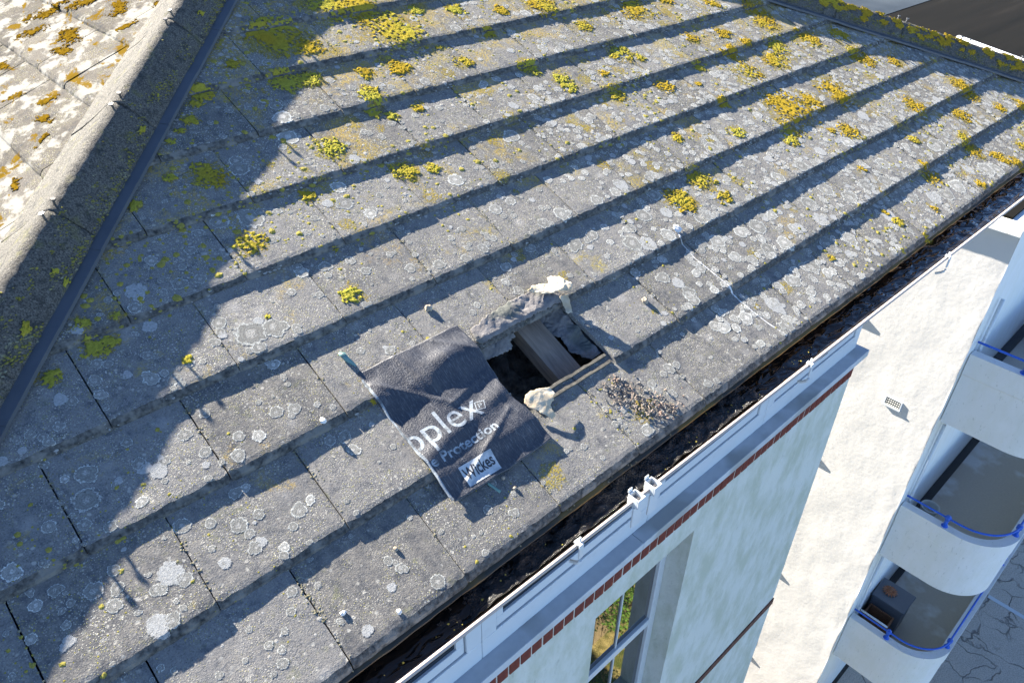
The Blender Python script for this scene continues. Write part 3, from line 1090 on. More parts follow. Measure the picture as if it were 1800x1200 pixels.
# ------------------------------------------------------------------ lichens (roof coordinates a, b, radius)
YEL = [(1.02,1.848,0.1156),(1.338,1.988,0.0912),(1.118,1.759,0.0543),(0.931,1.61,0.0542),(1.021,1.598,0.0507),(0.513,1.524,0.0251),(0.616,1.647,0.041),(0.19,1.227,0.0232),(0.443,1.261,0.0614),(0.336,1.3,0.0219),(0.789,1.75,0.026),(0.571,1.598,0.0211),(1.465,1.943,0.0867),(1.526,1.773,0.1177),(1.406,1.538,0.0483),(1.248,1.562,0.0352),(1.186,1.436,0.0486),(1.145,1.345,0.0308),(1.199,1.308,0.0298),(1.325,1.306,0.0277),(1.701,1.49,0.0386),(1.66,1.612,0.0192),(2.136,1.756,0.0364),(2.387,1.741,0.0746),(2.921,1.578,0.1076),(2.502,1.539,0.0431),(1.986,1.369,0.0548),(2.546,1.307,0.0722),(2.624,1.238,0.0357),(2.589,1.024,0.0544),(2.082,1.255,0.042),(2.071,1.192,0.0371),(2.325,1.21,0.0303),(2.288,1.082,0.0559),(3.203,1.603,0.0488),(1.071,1.031,0.0537),(1.178,1.003,0.0282),(0.881,1.234,0.0599),(0.688,1.065,0.0299),(2.039,0.457,0.0675),(2.35,0.732,0.0334),(1.963,1.632,0.0298),(1.91,1.823,0.0402),(1.717,1.871,0.0361),(3.51,1.474,0.0405),(3.787,1.338,0.1031),(3.728,1.225,0.0892),(3.226,1.105,0.0643),(3.412,1.137,0.0433),(3.608,1.048,0.0892),(3.476,0.964,0.0878),(3.199,0.941,0.0739),(3.924,1.033,0.0866),(4.23,0.992,0.0746),(4.181,0.754,0.0728),(4.39,0.657,0.0535),(4.137,0.822,0.0644),(3.167,0.645,0.1473),(3.14,0.724,0.0574),(3.364,0.646,0.0809),(3.639,0.65,0.122),(3.605,0.587,0.0708),(2.818,0.827,0.0409),(2.697,0.641,0.0508),(3.037,0.544,0.0607),(2.96,0.478,0.0458),(2.241,0.494,0.0716),(2.255,0.377,0.0464),(2.062,0.426,0.0544),(4.08,0.347,0.08),(3.38,0.384,0.0655),(3.282,0.435,0.0283),(4.384,0.162,0.0731),(4.783,0.083,0.0521),(5.016,0.018,0.0604),(4.149,0.046,0.0513),(4.117,-0.039,0.069),(3.586,-0.043,0.0575),(3.775,0.179,0.0358),(4.318,-0.241,0.0545),(4.555,-0.186,0.0514),(3.841,-0.216,0.039),(3.615,0.035,0.0307),(4.252,-0.175,0.0494),(4.703,0.349,0.0682),(4.689,0.27,0.0826),(3.08,1.272,0.0458),(3.338,1.251,0.0547),(2.917,1.078,0.0341),(4.224,-0.13,0.0343),(3.184,0.175,0.0244),(2.789,0.98,0.0231),(0.418,0.948,0.0502),(0.584,0.637,0.0342),(0.07,0.65,0.0169),(-0.105,0.796,0.0365),(-0.234,0.761,0.0267),(-0.109,0.872,0.0236),(-0.067,0.8,0.0259),(-0.024,0.864,0.0174),(0.644,0.82,0.0111),(0.324,0.679,0.0096),(0.428,0.284,0.0112),(0.406,1.444,0.0151),(0.463,1.482,0.0173),(3.03,-0.133,0.0328),(2.468,-0.102,0.0216),(3.09,-0.273,0.0276),(3.029,-0.066,0.0216),(3.34,-0.184,0.0242),(2.867,-0.258,0.0185)]
DISC = [(0.141,1.011,0.0217),(0.253,1.001,0.0209),(0.057,0.923,0.0318),(0.113,0.887,0.0161),(0.166,0.895,0.0247),(0.225,0.885,0.0202),(-0.238,0.685,0.0186),(-0.15,0.699,0.0194),(-0.157,0.655,0.0164),(-0.077,0.677,0.0128),(-0.034,0.636,0.0229),(0.001,0.637,0.0131),(-0.019,0.717,0.0088),(-0.36,0.59,0.011),(-0.271,0.47,0.0272),(-0.295,0.405,0.0337),(-0.312,0.479,0.0122),(-0.161,0.43,0.0193),(-0.322,0.347,0.0175),(-0.28,0.299,0.0165),(-0.384,0.381,0.0172),(-0.482,0.322,0.0214),(-0.425,0.293,0.0109),(-0.352,0.319,0.008),(-0.429,0.242,0.0161),(-0.471,0.232,0.0158),(-0.367,0.196,0.0241),(-0.325,0.174,0.0156),(-0.439,0.157,0.0115),(-0.447,0.123,0.0144),(-0.504,0.169,0.0142),(-0.434,0.191,0.0085),(-0.294,0.036,0.0283),(-0.266,0.036,0.0198),(-0.132,0.388,0.0233),(-0.109,0.406,0.0157),(-0.037,0.448,0.0191),(-0.198,0.333,0.0148),(0.257,0.53,0.0189),(0.186,0.389,0.0208),(0.232,0.374,0.0196),(0.113,0.349,0.0185),(0.044,0.324,0.0206),(0.071,0.374,0.0169),(-0.02,0.377,0.0176),(0.301,0.233,0.0195),(0.264,0.246,0.0178),(0.3,0.19,0.0178),(0.018,0.243,0.0133),(-0.011,0.242,0.0171),(-0.094,0.204,0.015),(-0.15,0.233,0.0222),(-0.222,0.141,0.0325),(-0.203,0.112,0.0209),(-0.263,0.123,0.0158),(-0.044,0.162,0.0228),(0.009,0.162,0.0156),(-0.021,0.095,0.0151),(0.093,0.116,0.0213),(0.06,0.088,0.0131),(0.016,0.053,0.014),(0.132,0.127,0.0136),(-0.038,0.09,0.0175),(0.198,0.723,0.0225),(0.253,0.648,0.0484),(0.318,0.636,0.0363),(0.546,1.256,0.0365),(0.557,1.296,0.0287),(0.807,1.417,0.0364),(0.778,1.347,0.0401),(0.818,1.495,0.0277),(0.912,1.722,0.0247),(0.54,1.722,0.0309),(0.467,1.704,0.0301),(0.473,1.048,0.0475),(0.516,1.056,0.0232),(0.382,1.076,0.0333),(0.308,1.057,0.018),(0.779,0.982,0.0333),(0.806,1.059,0.0299),(0.727,1.005,0.0206),(0.574,0.775,0.0224),(0.5,0.785,0.0255),(0.659,0.759,0.0192),(0.478,0.063,0.0186),(0.889,0.817,0.0168),(0.829,0.902,0.0251),(1.215,0.917,0.0331),(1.265,0.737,0.0279),(1.601,1.035,0.0377),(1.488,0.606,0.0341),(1.385,0.559,0.0281),(1.845,0.618,0.0351),(1.819,0.457,0.0366),(1.956,0.535,0.033),(1.535,0.474,0.029),(1.439,0.471,0.0329),(1.657,0.369,0.0443),(1.714,0.31,0.0397),(1.83,0.287,0.0358),(1.938,0.236,0.0261),(1.929,0.425,0.0322),(1.678,0.554,0.0306),(2.053,0.301,0.0382),(2.025,0.212,0.0374),(2.167,0.196,0.0332),(2.275,0.182,0.0455),(2.31,0.061,0.0395),(2.453,0.082,0.0353),(2.202,0.077,0.0329),(2.022,0.114,0.0315),(2.084,0.067,0.0265),(2.615,0.044,0.0427),(2.911,0.085,0.0462),(3.087,0.091,0.0482),(2.657,0.157,0.0438),(2.837,0.176,0.0459),(3.225,0.032,0.0423),(3.411,-0.004,0.044),(3.359,0.147,0.0443),(3.11,0.248,0.0424),(3.285,0.286,0.0444),(2.837,0.317,0.0401),(2.637,0.281,0.038),(3.052,0.356,0.0354),(2.462,0.609,0.0444),(2.518,0.729,0.0393),(2.732,0.756,0.0277),(2.932,0.684,0.0287),(3.291,0.815,0.0316),(3.305,0.527,0.0383),(3.619,0.437,0.0405),(3.702,0.311,0.0487),(3.853,0.087,0.0408),(3.885,0.028,0.0653),(4.05,0.133,0.0427),(3.896,-0.116,0.0402),(3.958,-0.048,0.0575),(4.021,-0.168,0.0575),(4.096,-0.245,0.0496),(3.426,-0.138,0.0506),(3.668,-0.156,0.0533),(3.522,-0.159,0.0442),(3.303,-0.064,0.0426),(3.026,-0.084,0.0464),(2.665,-0.071,0.0425),(2.531,-0.044,0.0471),(2.328,-0.086,0.0388),(2.168,-0.089,0.0371),(2.056,-0.017,0.0312),(1.979,-0.135,0.0349),(1.816,-0.11,0.0334),(1.684,-0.098,0.0275),(1.942,-0.222,0.0292),(1.683,0.079,0.0331),(1.682,0.139,0.0287),(1.649,0.186,0.0286),(1.673,0.01,0.0279)]

def clump_mesh(r, seed, hgt=.007, cell=.0034, asp=1.0, thin=0.0):
    n = int(min(58, max(9, 2.6 * r / cell)))
    rnd = random.Random(seed)
    idx = {}
    V, F = [], []
    val = {}
    rot = rnd.uniform(0, 3.14)
    cr, sr = math.cos(rot), math.sin(rot)
    for i in range(n + 1):
        for j in range(n + 1):
            x, y = -1.3 + 2.6 * i / n, -1.3 + 2.6 * j / n
            xr, yr = (x * cr - y * sr) * asp, (x * sr + y * cr) / asp
            d = math.hypot(xr, yr)
            m = .95 - d + .6 * nz(x * 1.6, y * 1.6, seed * 3.7) + .5 * nz(x * r * 60, y * r * 60, seed * 1.3) - thin * max(0, nz(x * r * 110, y * r * 110, seed))
            val[i, j] = m
    def vid(i, j):
        if (i, j) not in idx:
            x, y = -1.3 + 2.6 * i / n, -1.3 + 2.6 * j / n
            m = val[i, j]
            e = max(0.0, min(1.0, m / .3))
            q = nz(x * r * 210, y * r * 210, seed)
            z = .0006 + e * hgt * (.45 + .9 * abs(q) + .35 * nz(x * r * 90, y * r * 90, seed * 2)) * min(1, .4 + r / .05)
            jx, jy = rnd.uniform(-.25, .25), rnd.uniform(-.25, .25)
            idx[i, j] = len(V)
            V.append((x * r + jx * 2.6 * r / n, y * r + jy * 2.6 * r / n, z if m > .05 else -.0008))
        return idx[i, j]
    for i in range(n):
        for j in range(n):
            if min(val[i, j], val[i + 1, j], val[i, j + 1], val[i + 1, j + 1]) > -.02:
                F.append((vid(i, j), vid(i + 1, j), vid(i + 1, j + 1), vid(i, j + 1)))
    return V, F

def disc_mesh(r, seed):
    """flat crusty rosette with a ragged rim; UV.x = distance from the rim, UV.y = kind"""
    n = int(min(30, max(10, 2.6 * r / .0021)))
    rn = random.Random(seed)
    lob = rn.choice((0, 0, 1, 2))
    cs = [(0, 0, 1.0)] + [(rn.uniform(.5, .9) * math.cos(q), rn.uniform(.5, .9) * math.sin(q), rn.uniform(.45, .7)) for q in [rn.uniform(0, 6.28) for _ in range(lob)]]
    kind = rn.random()
    L = 1.25 if not lob else 1.7
    val, idx, V, F, UV = {}, {}, [], [], []
    for i in range(n + 1):
        for j in range(n + 1):
            x, y = -L + 2 * L * i / n, -L + 2 * L * j / n
            d = max((q - math.hypot(x - cx, y - cy)) for cx, cy, q in cs)
            val[i, j] = d + .2 * nz(x * 1.7, y * 1.7, seed * 1.9) + .16 * nz(x * 4.5, y * 4.5, seed)
    st = 2 * L / n
    def vid(i, j):
        if (i, j) not in idx:
            x, y, m = -L + st * i, -L + st * j, val[i, j]
            g = .5 + .5 * nz(x * r * 420, y * r * 420, seed)
            rim = math.exp(-((m - .14) / .09) ** 2)
            z = .0003 if m < .02 else (.0004 + .0004 * g)
            idx[i, j] = len(V)
            V.append((x * r + rn.uniform(-.3, .3) * st * r, y * r + rn.uniform(-.3, .3) * st * r, z))
            UV.append((max(0, min(1, m)), kind))
        return idx[i, j]
    for i in range(n):
        for j in range(n):
            if max(val[i, j], val[i + 1, j], val[i, j + 1], val[i + 1, j + 1]) > 0.0:
                F.append((vid(i, j), vid(i + 1, j), vid(i + 1, j + 1), vid(i, j + 1)))
    return V, F, UV

for i, (a, b, r) in enumerate(YEL):
    t, k = tile_at(a, b)
    if t is None:
        continue
    V, F = clump_mesh(r * (1.05 if b < 1.4 else 1.25), i + 11, .004, .0028, thin=1.6 if r > .05 else 1.1)
    V = [(x + a, y + b, z + surf(a + x, b + y)) for x, y, z in V]
    F = one_row(V, F)
    if F:
        meshobj('lichen_cushion', V, F, M['yellow'], t, RM, True)
        V, F, UV = disc_mesh(r * 1.3, i + 5000)
        V = [(x + a, y + b, z * .5 + surf(a + x, b + y)) for x, y, z in V]
        F = one_row(V, F)
        if F:
            meshobj('lichen_crust', V, F, M['ycrust'], t, RM, False, UV)

rc = random.Random(77)
nc_ = 0
while nc_ < 150:
    a, b = rc.uniform(.6, 5.6), rc.uniform(-.2, 2.15)
    if rc.random() > .12 + .3 * max(0, b - .5) + .1 * max(0, a - 2.2):
        continue
    t, k = tile_at(a, b)
    if t is None or b > min(hipL_b(a, .16), hipR_b(a, .16)):
        continue
    V, F, UV = disc_mesh(rc.uniform(.015, .05), 7000 + nc_)
    V = [(x + a, y + b, z * .5 + surf(a + x, b + y)) for x, y, z in V]
    F = one_row(V, F)
    nc_ += 1
    if F:
        meshobj('lichen_crust', V, F, M['ycrust'], t, RM, False, UV)
rnd = random.Random(5)
discs = [(a, b, r * .95) for a, b, r in DISC]
tries = 0
while len(discs) < 3600 and tries < 60000:
    tries += 1
    a, b = rnd.uniform(-1.1, 5.7), rnd.uniform(-.25, 2.2)
    d = .5 + .07 * min(a, 3.0) - .12 * max(0, b - 1.0) + .35 * nz(a * 2.2, b * 2.2, 6) + .3 * nz(a * 7, b * 7, 16)
    if rnd.random() > d:
        continue
    if .4 < a < 1.24 and -.09 < b < .38:
        continue
    q = rnd.random()
    far = 1.0 if a < 1.6 else 1.25
    discs.append((a, b, far * (rnd.uniform(.0045, .009) if q < .5 else rnd.uniform(.008, .0155) if q < .94 else rnd.uniform(.015, .022))))
for _ in range(9000):
    if len(discs) > 5000:
        break
    a, b = rnd.uniform(1.7, 5.7), rnd.uniform(-.26, 1.3)
    if b > 1.3 - .2 * abs(a - 2.5) or nz(a * 5, b * 5, 26) < -.25:
        continue
    discs.append((a, b, rnd.uniform(.008, .017)))
TPL = [disc_mesh(r, 900 + i) for i, r in enumerate([.006] * 14 + [.011] * 14 + [.018] * 8)]
nd_ = 0
RV, RFc, RUV = [], [], []
for i, (a, b, r) in enumerate(discs):
    fr_ = (b / G) % 1.0
    if fr_ * G < r * 1.0 + .022:
        b += r * 1.0 + .022 - fr_ * G
    fr_ = (b / G) % 1.0
    if (1 - fr_) * G < r * .8:
        b -= r * .8 - (1 - fr_) * G
    t, k = tile_at(a, b)
    if t is None or b > min(hipL_b(a, .14), hipR_b(a, .14)):
        continue
    if i < len(DISC):
        V, F, UV = disc_mesh(r, i + 3)
    else:
        lo, n_, r0 = (0, 14, .006) if r < .0085 else (14, 14, .011) if r < .0145 else (28, 8, .018)
        V, F, UV = TPL[lo + rnd.randrange(n_)]
        th = rnd.uniform(0, 6.28)
        kx, ky = r / r0 * math.cos(th), r / r0 * math.sin(th)
        V = [(x * kx - y * ky, x * ky + y * kx, z) for x, y, z in V]
        kd = rnd.random() * .6 if a < 1.5 else rnd.uniform(.45, .84)
        if rnd.random() < .12: kd = .95
        UV = [(u, kd) for u, _ in UV]
    V = [(x + a, y + b, z + surf(a + x, b + y)) for x, y, z in V]
    F = one_row(V, F)
    nd_ += 1
    if nd_ <= len(DISC) + 140:
        meshobj('lichen_rosette', V, F, M['disc'], t, RM, False, UV)
    else:
        q = len(RV)
        RV += V
        RUV += UV
        RFc += [tuple(q + w for w in f) for f in F]
o = meshobj('lichen_rosettes', RV, RFc, M['disc'], house, RM, False, RUV)
o['kind'] = 'stuff'

# specks of lichen and moss crumbs, too small to pick apart
def specks(name, count, mat, fn, label=None):
    V, F = [], []
    c = 0
    tries = 0
    while c < count and tries < count * 20:
        tries += 1
        q = fn()
        if q is None:
            continue
        a, b, r, sq = q
        if b > min(hipL_b(a, .13), hipR_b(a, .13)) or a < -1.2:
            continue
        if .8 < a < 1.25 and 0 < b < G:
            continue
        lump(V, F, (a, b, surf(a, b) - .0008), r, sq, 6, rnd)
        c += 1
    o = meshobj(name, V, F, mat, house, RM)
    o['kind'] = 'stuff'
def f_white():
    a, b = rnd.uniform(-1, 5.7), rnd.uniform(-.27, 2.1)
    m = nz(a * 3, b * 3, 2) + nz(a * 9, b * 9, 3) * .7 + .09 * a - .25
    if rnd.random() > m * 1.6 + .12: return None
    return a, b, rnd.uniform(.001, .004) * (1 if rnd.random() < .88 else 1.8) * (1.7 if b > .8 or a > 2.4 else 1), .15
def f_yel():
    a, b = rnd.uniform(-1, 5.7), rnd.uniform(-.27, 2.1)
    m = nz(a * 2.4, b * 2.4, 7) + nz(a * 8, b * 8, 9) * .8 + .06 * max(0, a) + .25 * max(0, b - .6) + .4 * (b > hipL_b(a, .5))
    if rnd.random() > m * 1.5: return None
    return a, b, rnd.uniform(.0012, .0045) * (1 if rnd.random() < .85 else 1.9) * (1.7 if b > .8 or a > 2.4 else 1), .25
def f_joint():
    k = rnd.randint(0, 8)
    n = rnd.randint(-5, 16)
    a = (n + .5 * (k % 2)) * W + rnd.gauss(.004, .007)
    v = rnd.random() ** .6
    b = (k - 1) * G + v * G
    if nz(n * 3.3, k * 2.1, 4) * .6 + nz(b * 20, n * 5, 2) < -.05: return None
    return a, b, rnd.uniform(.0012, .0036), .4
def f_nose():
    k = rnd.randint(0, 8)
    a = rnd.uniform(-1, 5.6)
    if nz(a * 6, k * 3.0, 1) < .0: return None
    return a, (k - 1) * G - rnd.uniform(.0, .012), rnd.uniform(.0014, .0035), .8
specks('lichen_specks', 15000, M['fleck_w'], f_white)
specks('yellow_lichen_specks', 7500, M['fleck_y'], f_yel)
specks('joint_moss', 4200, M['moss'], f_joint)
specks('ledge_moss', 900, M['moss'], f_nose)

# ochre growth on the left slope
rnd2 = random.Random(3)
for i, (e, u, r) in enumerate([(-1.05, .17, .1), (-.93, .1, .07), (-.62, .44, .07), (-.75, .34, .05), (-1.35, .1, .08), (-.6, -.1, .05), (-.45, -.16, .05),
                               (-.98, .4, .09), (-1.5, .22, .1), (-.82, -.17, .05), (-1.2, -.1, .05), (-.3, -.22, .04), (-.75, .5, .06), (-.15, -.38, .04), (-1.3, .35, .09)]):
    V, F = clump_mesh(r, i + 300, .003, .0045, 1.5, 1.1)
    V = [(x + e, y * .8 + u, z + T * (1 - ((y * .8 + u + .025) / .2865 % 1)) + .0005) for x, y, z in V]
    if F:
        o = meshobj('ochre_lichen', V, F, M['ochre'], house, LM)
# cushions on the hip tiles
for run, P0, t, S, Nn, prof, n, seed in ((hipL, P0L, tL, SL, NL, profL, 7, 70), (hipR, P0R, tR, SR, NR, profR, 110, 500)):
    for i in range(n):
        u = rnd2.uniform(-1.2, 1.0) if run is hipL else rnd2.uniform(-.7, 1.7)
        q = rnd2.random() ** (.5 if run is hipL else 1.0) * (1 if run is hipL else .8)
        x = .086 * q
        for (xa, za), (xb, zb) in zip(prof[:-1], prof[1:]):
            if xb <= x <= xa:
                z = zb + (za - zb) * (x - xb) / max(1e-6, xa - xb)
                tx = Vector((xb - xa, 0, zb - za)).normalized()
                break
        r = rnd2.uniform(.01, .03) if run is hipL else rnd2.uniform(.015, .05)
        sl = (S * tx.x + Nn * tx.z).normalized()
        nn = t.cross(sl).normalized()
        if nn.z < 0: nn = -nn
        V, F = clump_mesh(r, seed + i, .006, .0034, 1.2, .5)
        o_ = [w for w in run if w[1] <= u <= w[2]]
        if not o_ or not F: continue
        base = P0 + t * u + S * x + Nn * (z + .002)
        V = [base + t * X + sl * (Y * .55) + nn * (Z - .001) for X, Y, Z in V]
        meshobj('lichen_cushion', V, F, M['yellow'], o_[0][0])

def hip_point(P0, t, S, Nn, prof, u, x):
    for (xa, za), (xb, zb) in zip(prof[:-1], prof[1:]):
        if xb <= x <= xa:
            return P0 + t * u + S * x + Nn * (zb + (za - zb) * (x - xb) / max(1e-6, xa - xb))
for P0, t, S, Nn, prof, u0, u1, cnt in ((P0L, tL, SL, NL, profL, -1.2, 1.1, 1300), (P0R, tR, SR, NR, profR, -.7, 1.8, 2600)):
    V, F = [], []
    while cnt:
        u = rnd2.uniform(u0, u1)
        x = .09 * rnd2.random() ** .45
        if nz(u * 7, x * 40, 3) + .6 * nz(u * 25, x * 90, 5) + (x - .06) * 9 < rnd2.uniform(-.1, .5):
            continue
        p = hip_point(P0, t, S, Nn, prof, u, x)
        if p is None:
            continue
        lump(V, F, p - Nn * .0005, rnd2.uniform(.0015, .006), .5, 6, rnd2)
        cnt -= 1
    meshobj('hip_lichen_crumbs', V, F, M['hipmoss'], house)['kind'] = 'stuff'

# ------------------------------------------------------------------ plastic sheet laid over the gap
def hs(a, b):
    fq = (b / G) % 1.0
    w = max(0.0, (fq - .7) / .3)
    w = w * w * (3 - 2 * w)
    base = T * ((1 - fq) * (1 - w) + w) + .0012
    bump = .011 * nz(a * 6 + 3, b * 6, 1.5) + .003 * nz(a * 15, b * 13, 4.2) + .0006 * nz(a * 45, b * 40, 2)
    ridge = .010 * math.exp(-((b - .30) / .035) ** 2) * (0.6 + .6 * math.sin(a * 20)) + .008 * math.exp(-((b - .085 - .2 * (a - .6)) / .03) ** 2)
    edge = .004 * max(0, (-.04 - b) / .045)
    cre = 0.0
    for (x0, y0, x1, y1, amp) in ((.45, .33, .62, .16, .004), (.62, .16, .79, .2, .003), (.5, -.06, .76, .06, .0035), (.56, .38, .6, .22, .003), (.7, .37, .8, .27, .0035)):
        dx, dy = x1 - x0, y1 - y0
        q = max(0.0, min(1.0, ((a - x0) * dx + (b - y0) * dy) / (dx * dx + dy * dy)))
        dd = math.hypot(a - x0 - q * dx, b - y0 - q * dy)
        cre += amp * max(0.0, 1 - dd / .016) ** 1.5
    return base + .008 + bump + ridge + edge + cre
sheet = empty('plastic_sheet', RF(.62, .15, .02), 'black printed plastic sheet laid over tiles beside the roof hole', 'plastic sheet')
SA0, SA1, SB0, SB1 = .4405, .808, -.087, .383
def sh_edge(a, b):
    da = .0
    if b < -.03: da = 0
    u = (a - SA0) / (SA1 - SA0)
    v = (b - SB0) / (SB1 - SB0)
    a2 = a + (1 - u) * (.004 * nz(b * 18, 3) - .008 * max(0, .3 - v)) - u * (.018 * math.exp(-((b - .11) / .07) ** 2)) + .003 * u * nz(b * 25, 8)
    b2 = b + (1 - v) * (.004 * nz(a * 16, 5) - .006 * math.sin(u * 3.1)) + v * (.002 * nz(a * 20, 6))
    return a2, b2
nu, nv = 74, 96
V, F = [], []
for side in (0, 1):
    for i in range(nu + 1):
        for j in range(nv + 1):
            a, b = SA0 + (SA1 - SA0) * i / nu, SB0 + (SB1 - SB0) * j / nv
            a2, b2 = sh_edge(a, b)
            V.append((a2, b2, hs(a2, b2) - side * .0015))
n1_ = (nu + 1) * (nv + 1)
def sid(i, j, s): return s * n1_ + i * (nv + 1) + j
for i in range(nu):
    for j in range(nv):
        F.append((sid(i, j, 0), sid(i + 1, j, 0), sid(i + 1, j + 1, 0), sid(i, j + 1, 0)))
        F.append((sid(i, j, 1), sid(i, j + 1, 1), sid(i + 1, j + 1, 1), sid(i + 1, j, 1)))
for i in range(nu):
    F.append((sid(i, 0, 0), sid(i, 0, 1), sid(i + 1, 0, 1), sid(i + 1, 0, 0)))
    F.append((sid(i, nv, 0), sid(i + 1, nv, 0), sid(i + 1, nv, 1), sid(i, nv, 1)))
for j in range(nv):
    F.append((sid(0, j, 0), sid(0, j + 1, 0), sid(0, j + 1, 1), sid(0, j, 1)))
    F.append((sid(nu, j, 0), sid(nu, j, 1), sid(nu, j + 1, 1), sid(nu, j + 1, 0)))
meshobj('sheet_body', V, F, M['sheet'], sheet, RM, True)
# pale folded left edge
mb = MB()
def lprof(i):
    b = .36 - .44 * i / 59
    a2, _ = sh_edge(SA0, b)
    h = hs(a2, b)
    w = .004 + .0035 * max(0, nz(b * 22, 2))
    return [(a2 - w, b, h - .004), (a2 - w * .3, b, h + .0012), (a2 + .002, b, h + .0008), (a2 + .001, b, h - .004)]
mb.extrude(lprof, 60, True)
mb.build('folded_edge', M['print'], sheet, RM)

def drape(name, verts, faces, mat, lift, clip=None):
    """2-D mesh in roof (a,b) cut into small cells and laid on the sheet"""
    me = bpy.data.meshes.new(name)
    me.from_pydata([(x, y, 0) for x, y in verts], [], faces)
    bm = bmesh.new()
    bm.from_mesh(me)
    if clip is not None:
        bmesh.ops.bisect_plane(bm, geom=bm.verts[:] + bm.edges[:] + bm.faces[:], plane_co=(clip, 0, 0), plane_no=(-1, 0, 0), clear_outer=True)
    xs = [v.co.x for v in bm.verts]
    ys = [v.co.y for v in bm.verts]
    st = .004
    for ax, lo, hi in ((0, min(xs), max(xs)), (1, min(ys), max(ys))):
        q = (math.floor(lo / st) + 1) * st
        while q < hi:
            co = (q, 0, 0) if ax == 0 else (0, q, 0)
            no = (1, 0, 0) if ax == 0 else (0, 1, 0)
            bmesh.ops.bisect_plane(bm, geom=bm.verts[:] + bm.edges[:] + bm.faces[:], plane_co=co, plane_no=no)
            q += st
    for v in bm.verts:
        v.co.z = hs(v.co.x, v.co.y) + lift
    bm.to_mesh(me)
    bm.free()
    me.materials.append(mat)
    o = bpy.data.objects.new(name, me)
    return put(o, sheet, RM)
def text_geo(body, x0, x1, y0=None, cap=None, base=0.0, shear=0.0, bold=0.0):
    cu = bpy.data.curves.new('t', 'FONT')
    cu.body = body
    cu.size = 1
    cu.resolution_u = 5
    cu.offset = bold
    ob = bpy.data.objects.new('t', cu)
    COL.objects.link(ob)
    dg = bpy.context.evaluated_depsgraph_get()
    me = bpy.data.meshes.new_from_object(ob.evaluated_get(dg))
    vs = [(v.co.x, v.co.y) for v in me.vertices]
    fs = [tuple(p.vertices) for p in me.polygons]
    bpy.data.objects.remove(ob)
    bpy.data.curves.remove(cu)
    bpy.data.meshes.remove(me)
    mx0, mx1 = min(v[0] for v in vs), max(v[0] for v in vs)
    k = (x1 - x0) / (mx1 - mx0)
    ky = cap if cap else k
    return [((x - mx0) * k + x0 + shear * y, y * ky + base) for x, y in vs], fs
v, f = text_geo('pplex', .4235, .681, base=.083, cap=.122)
drape('printed_word', v, f, M['print'], .00045, .4445)
v, f = text_geo('e Protection', .4455, .684, base=.021, cap=.043, bold=.02)
drape('printed_word', v, f, M['print'], .00045, .4445)
M['panel'] = mat_two('label_panel', (.36, .39, .41), (.5, .53, .55), 90, (.3, .33, .35), .6, .0003, 300)
drape('printed_panel', [(.502, -.076), (.616, -.079), (.62, -.0165), (.505, -.0135)], [(0, 1, 2, 3)], M['panel'], .0007)
v, f = text_geo('Wickes', .509, .611, base=-.0585, cap=.05, bold=.02)
drape('printed_word', v, f, M['ink'], .0011)
# small square emblem with a P in it
q = [(.676, .128), (.706, .119), (.692, .093), (.663, .102)]
cx_, cy_ = sum(p[0] for p in q) / 4, sum(p[1] for p in q) / 4
qi = [(cx_ + (x - cx_) * .84, cy_ + (y - cy_) * .84) for x, y in q]
drape('printed_emblem', q + qi, [(i, 4 + i, 4 + (i + 1) % 4, (i + 1) % 4) for i in range(4)], M['print'], .00045)
v, f = text_geo('P', -.006, .006, base=-.008, cap=.022)
ca, sa = math.cos(-.28), math.sin(-.28)
drape('printed_emblem', [(cx_ + x * ca - y * sa, cy_ + x * sa + y * ca) for x, y in v], f, M['print'], .00045)

# ------------------------------------------------------------------ torn membrane and felt round the hole
def crumple(name, poly, n, base, amp, seed, mat, label, cat, mw=RM, fscale=24, parent=None):
    xs = [p[0] for p in poly]; ys = [p[1] for p in poly]
    x0, x1, y0, y1 = min(xs), max(xs), min(ys), max(ys)
    m = max(8, int(n * (y1 - y0) / (x1 - x0)))
    def inside(x, y):
        c = False
        j = len(poly) - 1
        for i in range(len(poly)):
            if (poly[i][1] > y) != (poly[j][1] > y) and x < (poly[j][0] - poly[i][0]) * (y - poly[i][1]) / (poly[j][1] - poly[i][1]) + poly[i][0]:
                c = not c
            j = i
        return c
    idx, V, F = {}, [], []
    def vid(i, j):
        if (i, j) not in idx:
            x, y = x0 + (x1 - x0) * i / n, y0 + (y1 - y0) * j / m
            q = .45 + .8 * nz(x * fscale, y * fscale, seed) + .32 * abs(nz(x * fscale * 2.1, y * fscale * 2.1, seed + 4)) + .07 * abs(nz(x * fscale * 4.3, y * fscale * 4.3, seed + 9)) + .03 * nz(x * fscale * 9, y * fscale * 9, seed)
            idx[i, j] = len(V)
            V.append((x + .004 * nz(x * 40, y * 40, seed + 7), y + .004 * nz(x * 40, y * 40, seed + 17), base(x, y) + amp * max(0.04, q)))
        return idx[i, j]
    for i in range(n):
        for j in range(m):
            x, y = x0 + (x1 - x0) * (i + .5) / n, y0 + (y1 - y0) * (j + .5) / m
            if inside(x + .004 * nz(x * 90, y * 90, seed), y + .004 * nz(x * 90, y * 90, seed + 3)):
                F.append((vid(i, j), vid(i + 1, j), vid(i + 1, j + 1), vid(i, j + 1)))
    o = meshobj(name, V, F, mat, parent, mw, True)
    md = o.modifiers.new('solid', 'SOLIDIFY')
    md.thickness = .0018
    if label:
        tag(o, label, cat)
    return o
up = lambda x, y: surf(x, max(y, .2755)) + .004
crumple('torn_felt', [(.82, .30), (.835, .345), (.93, .362), (1.04, .372), (1.12, .372), (1.2, .345), (1.215, .285), (1.1, .289), (1.0, .287), (.9, .288), (.83, .285)], 150, up, .012, 2, M['feltgrey'],
        'grey torn underlay felt folded over tiles above the roof hole', 'roofing felt', fscale=16)
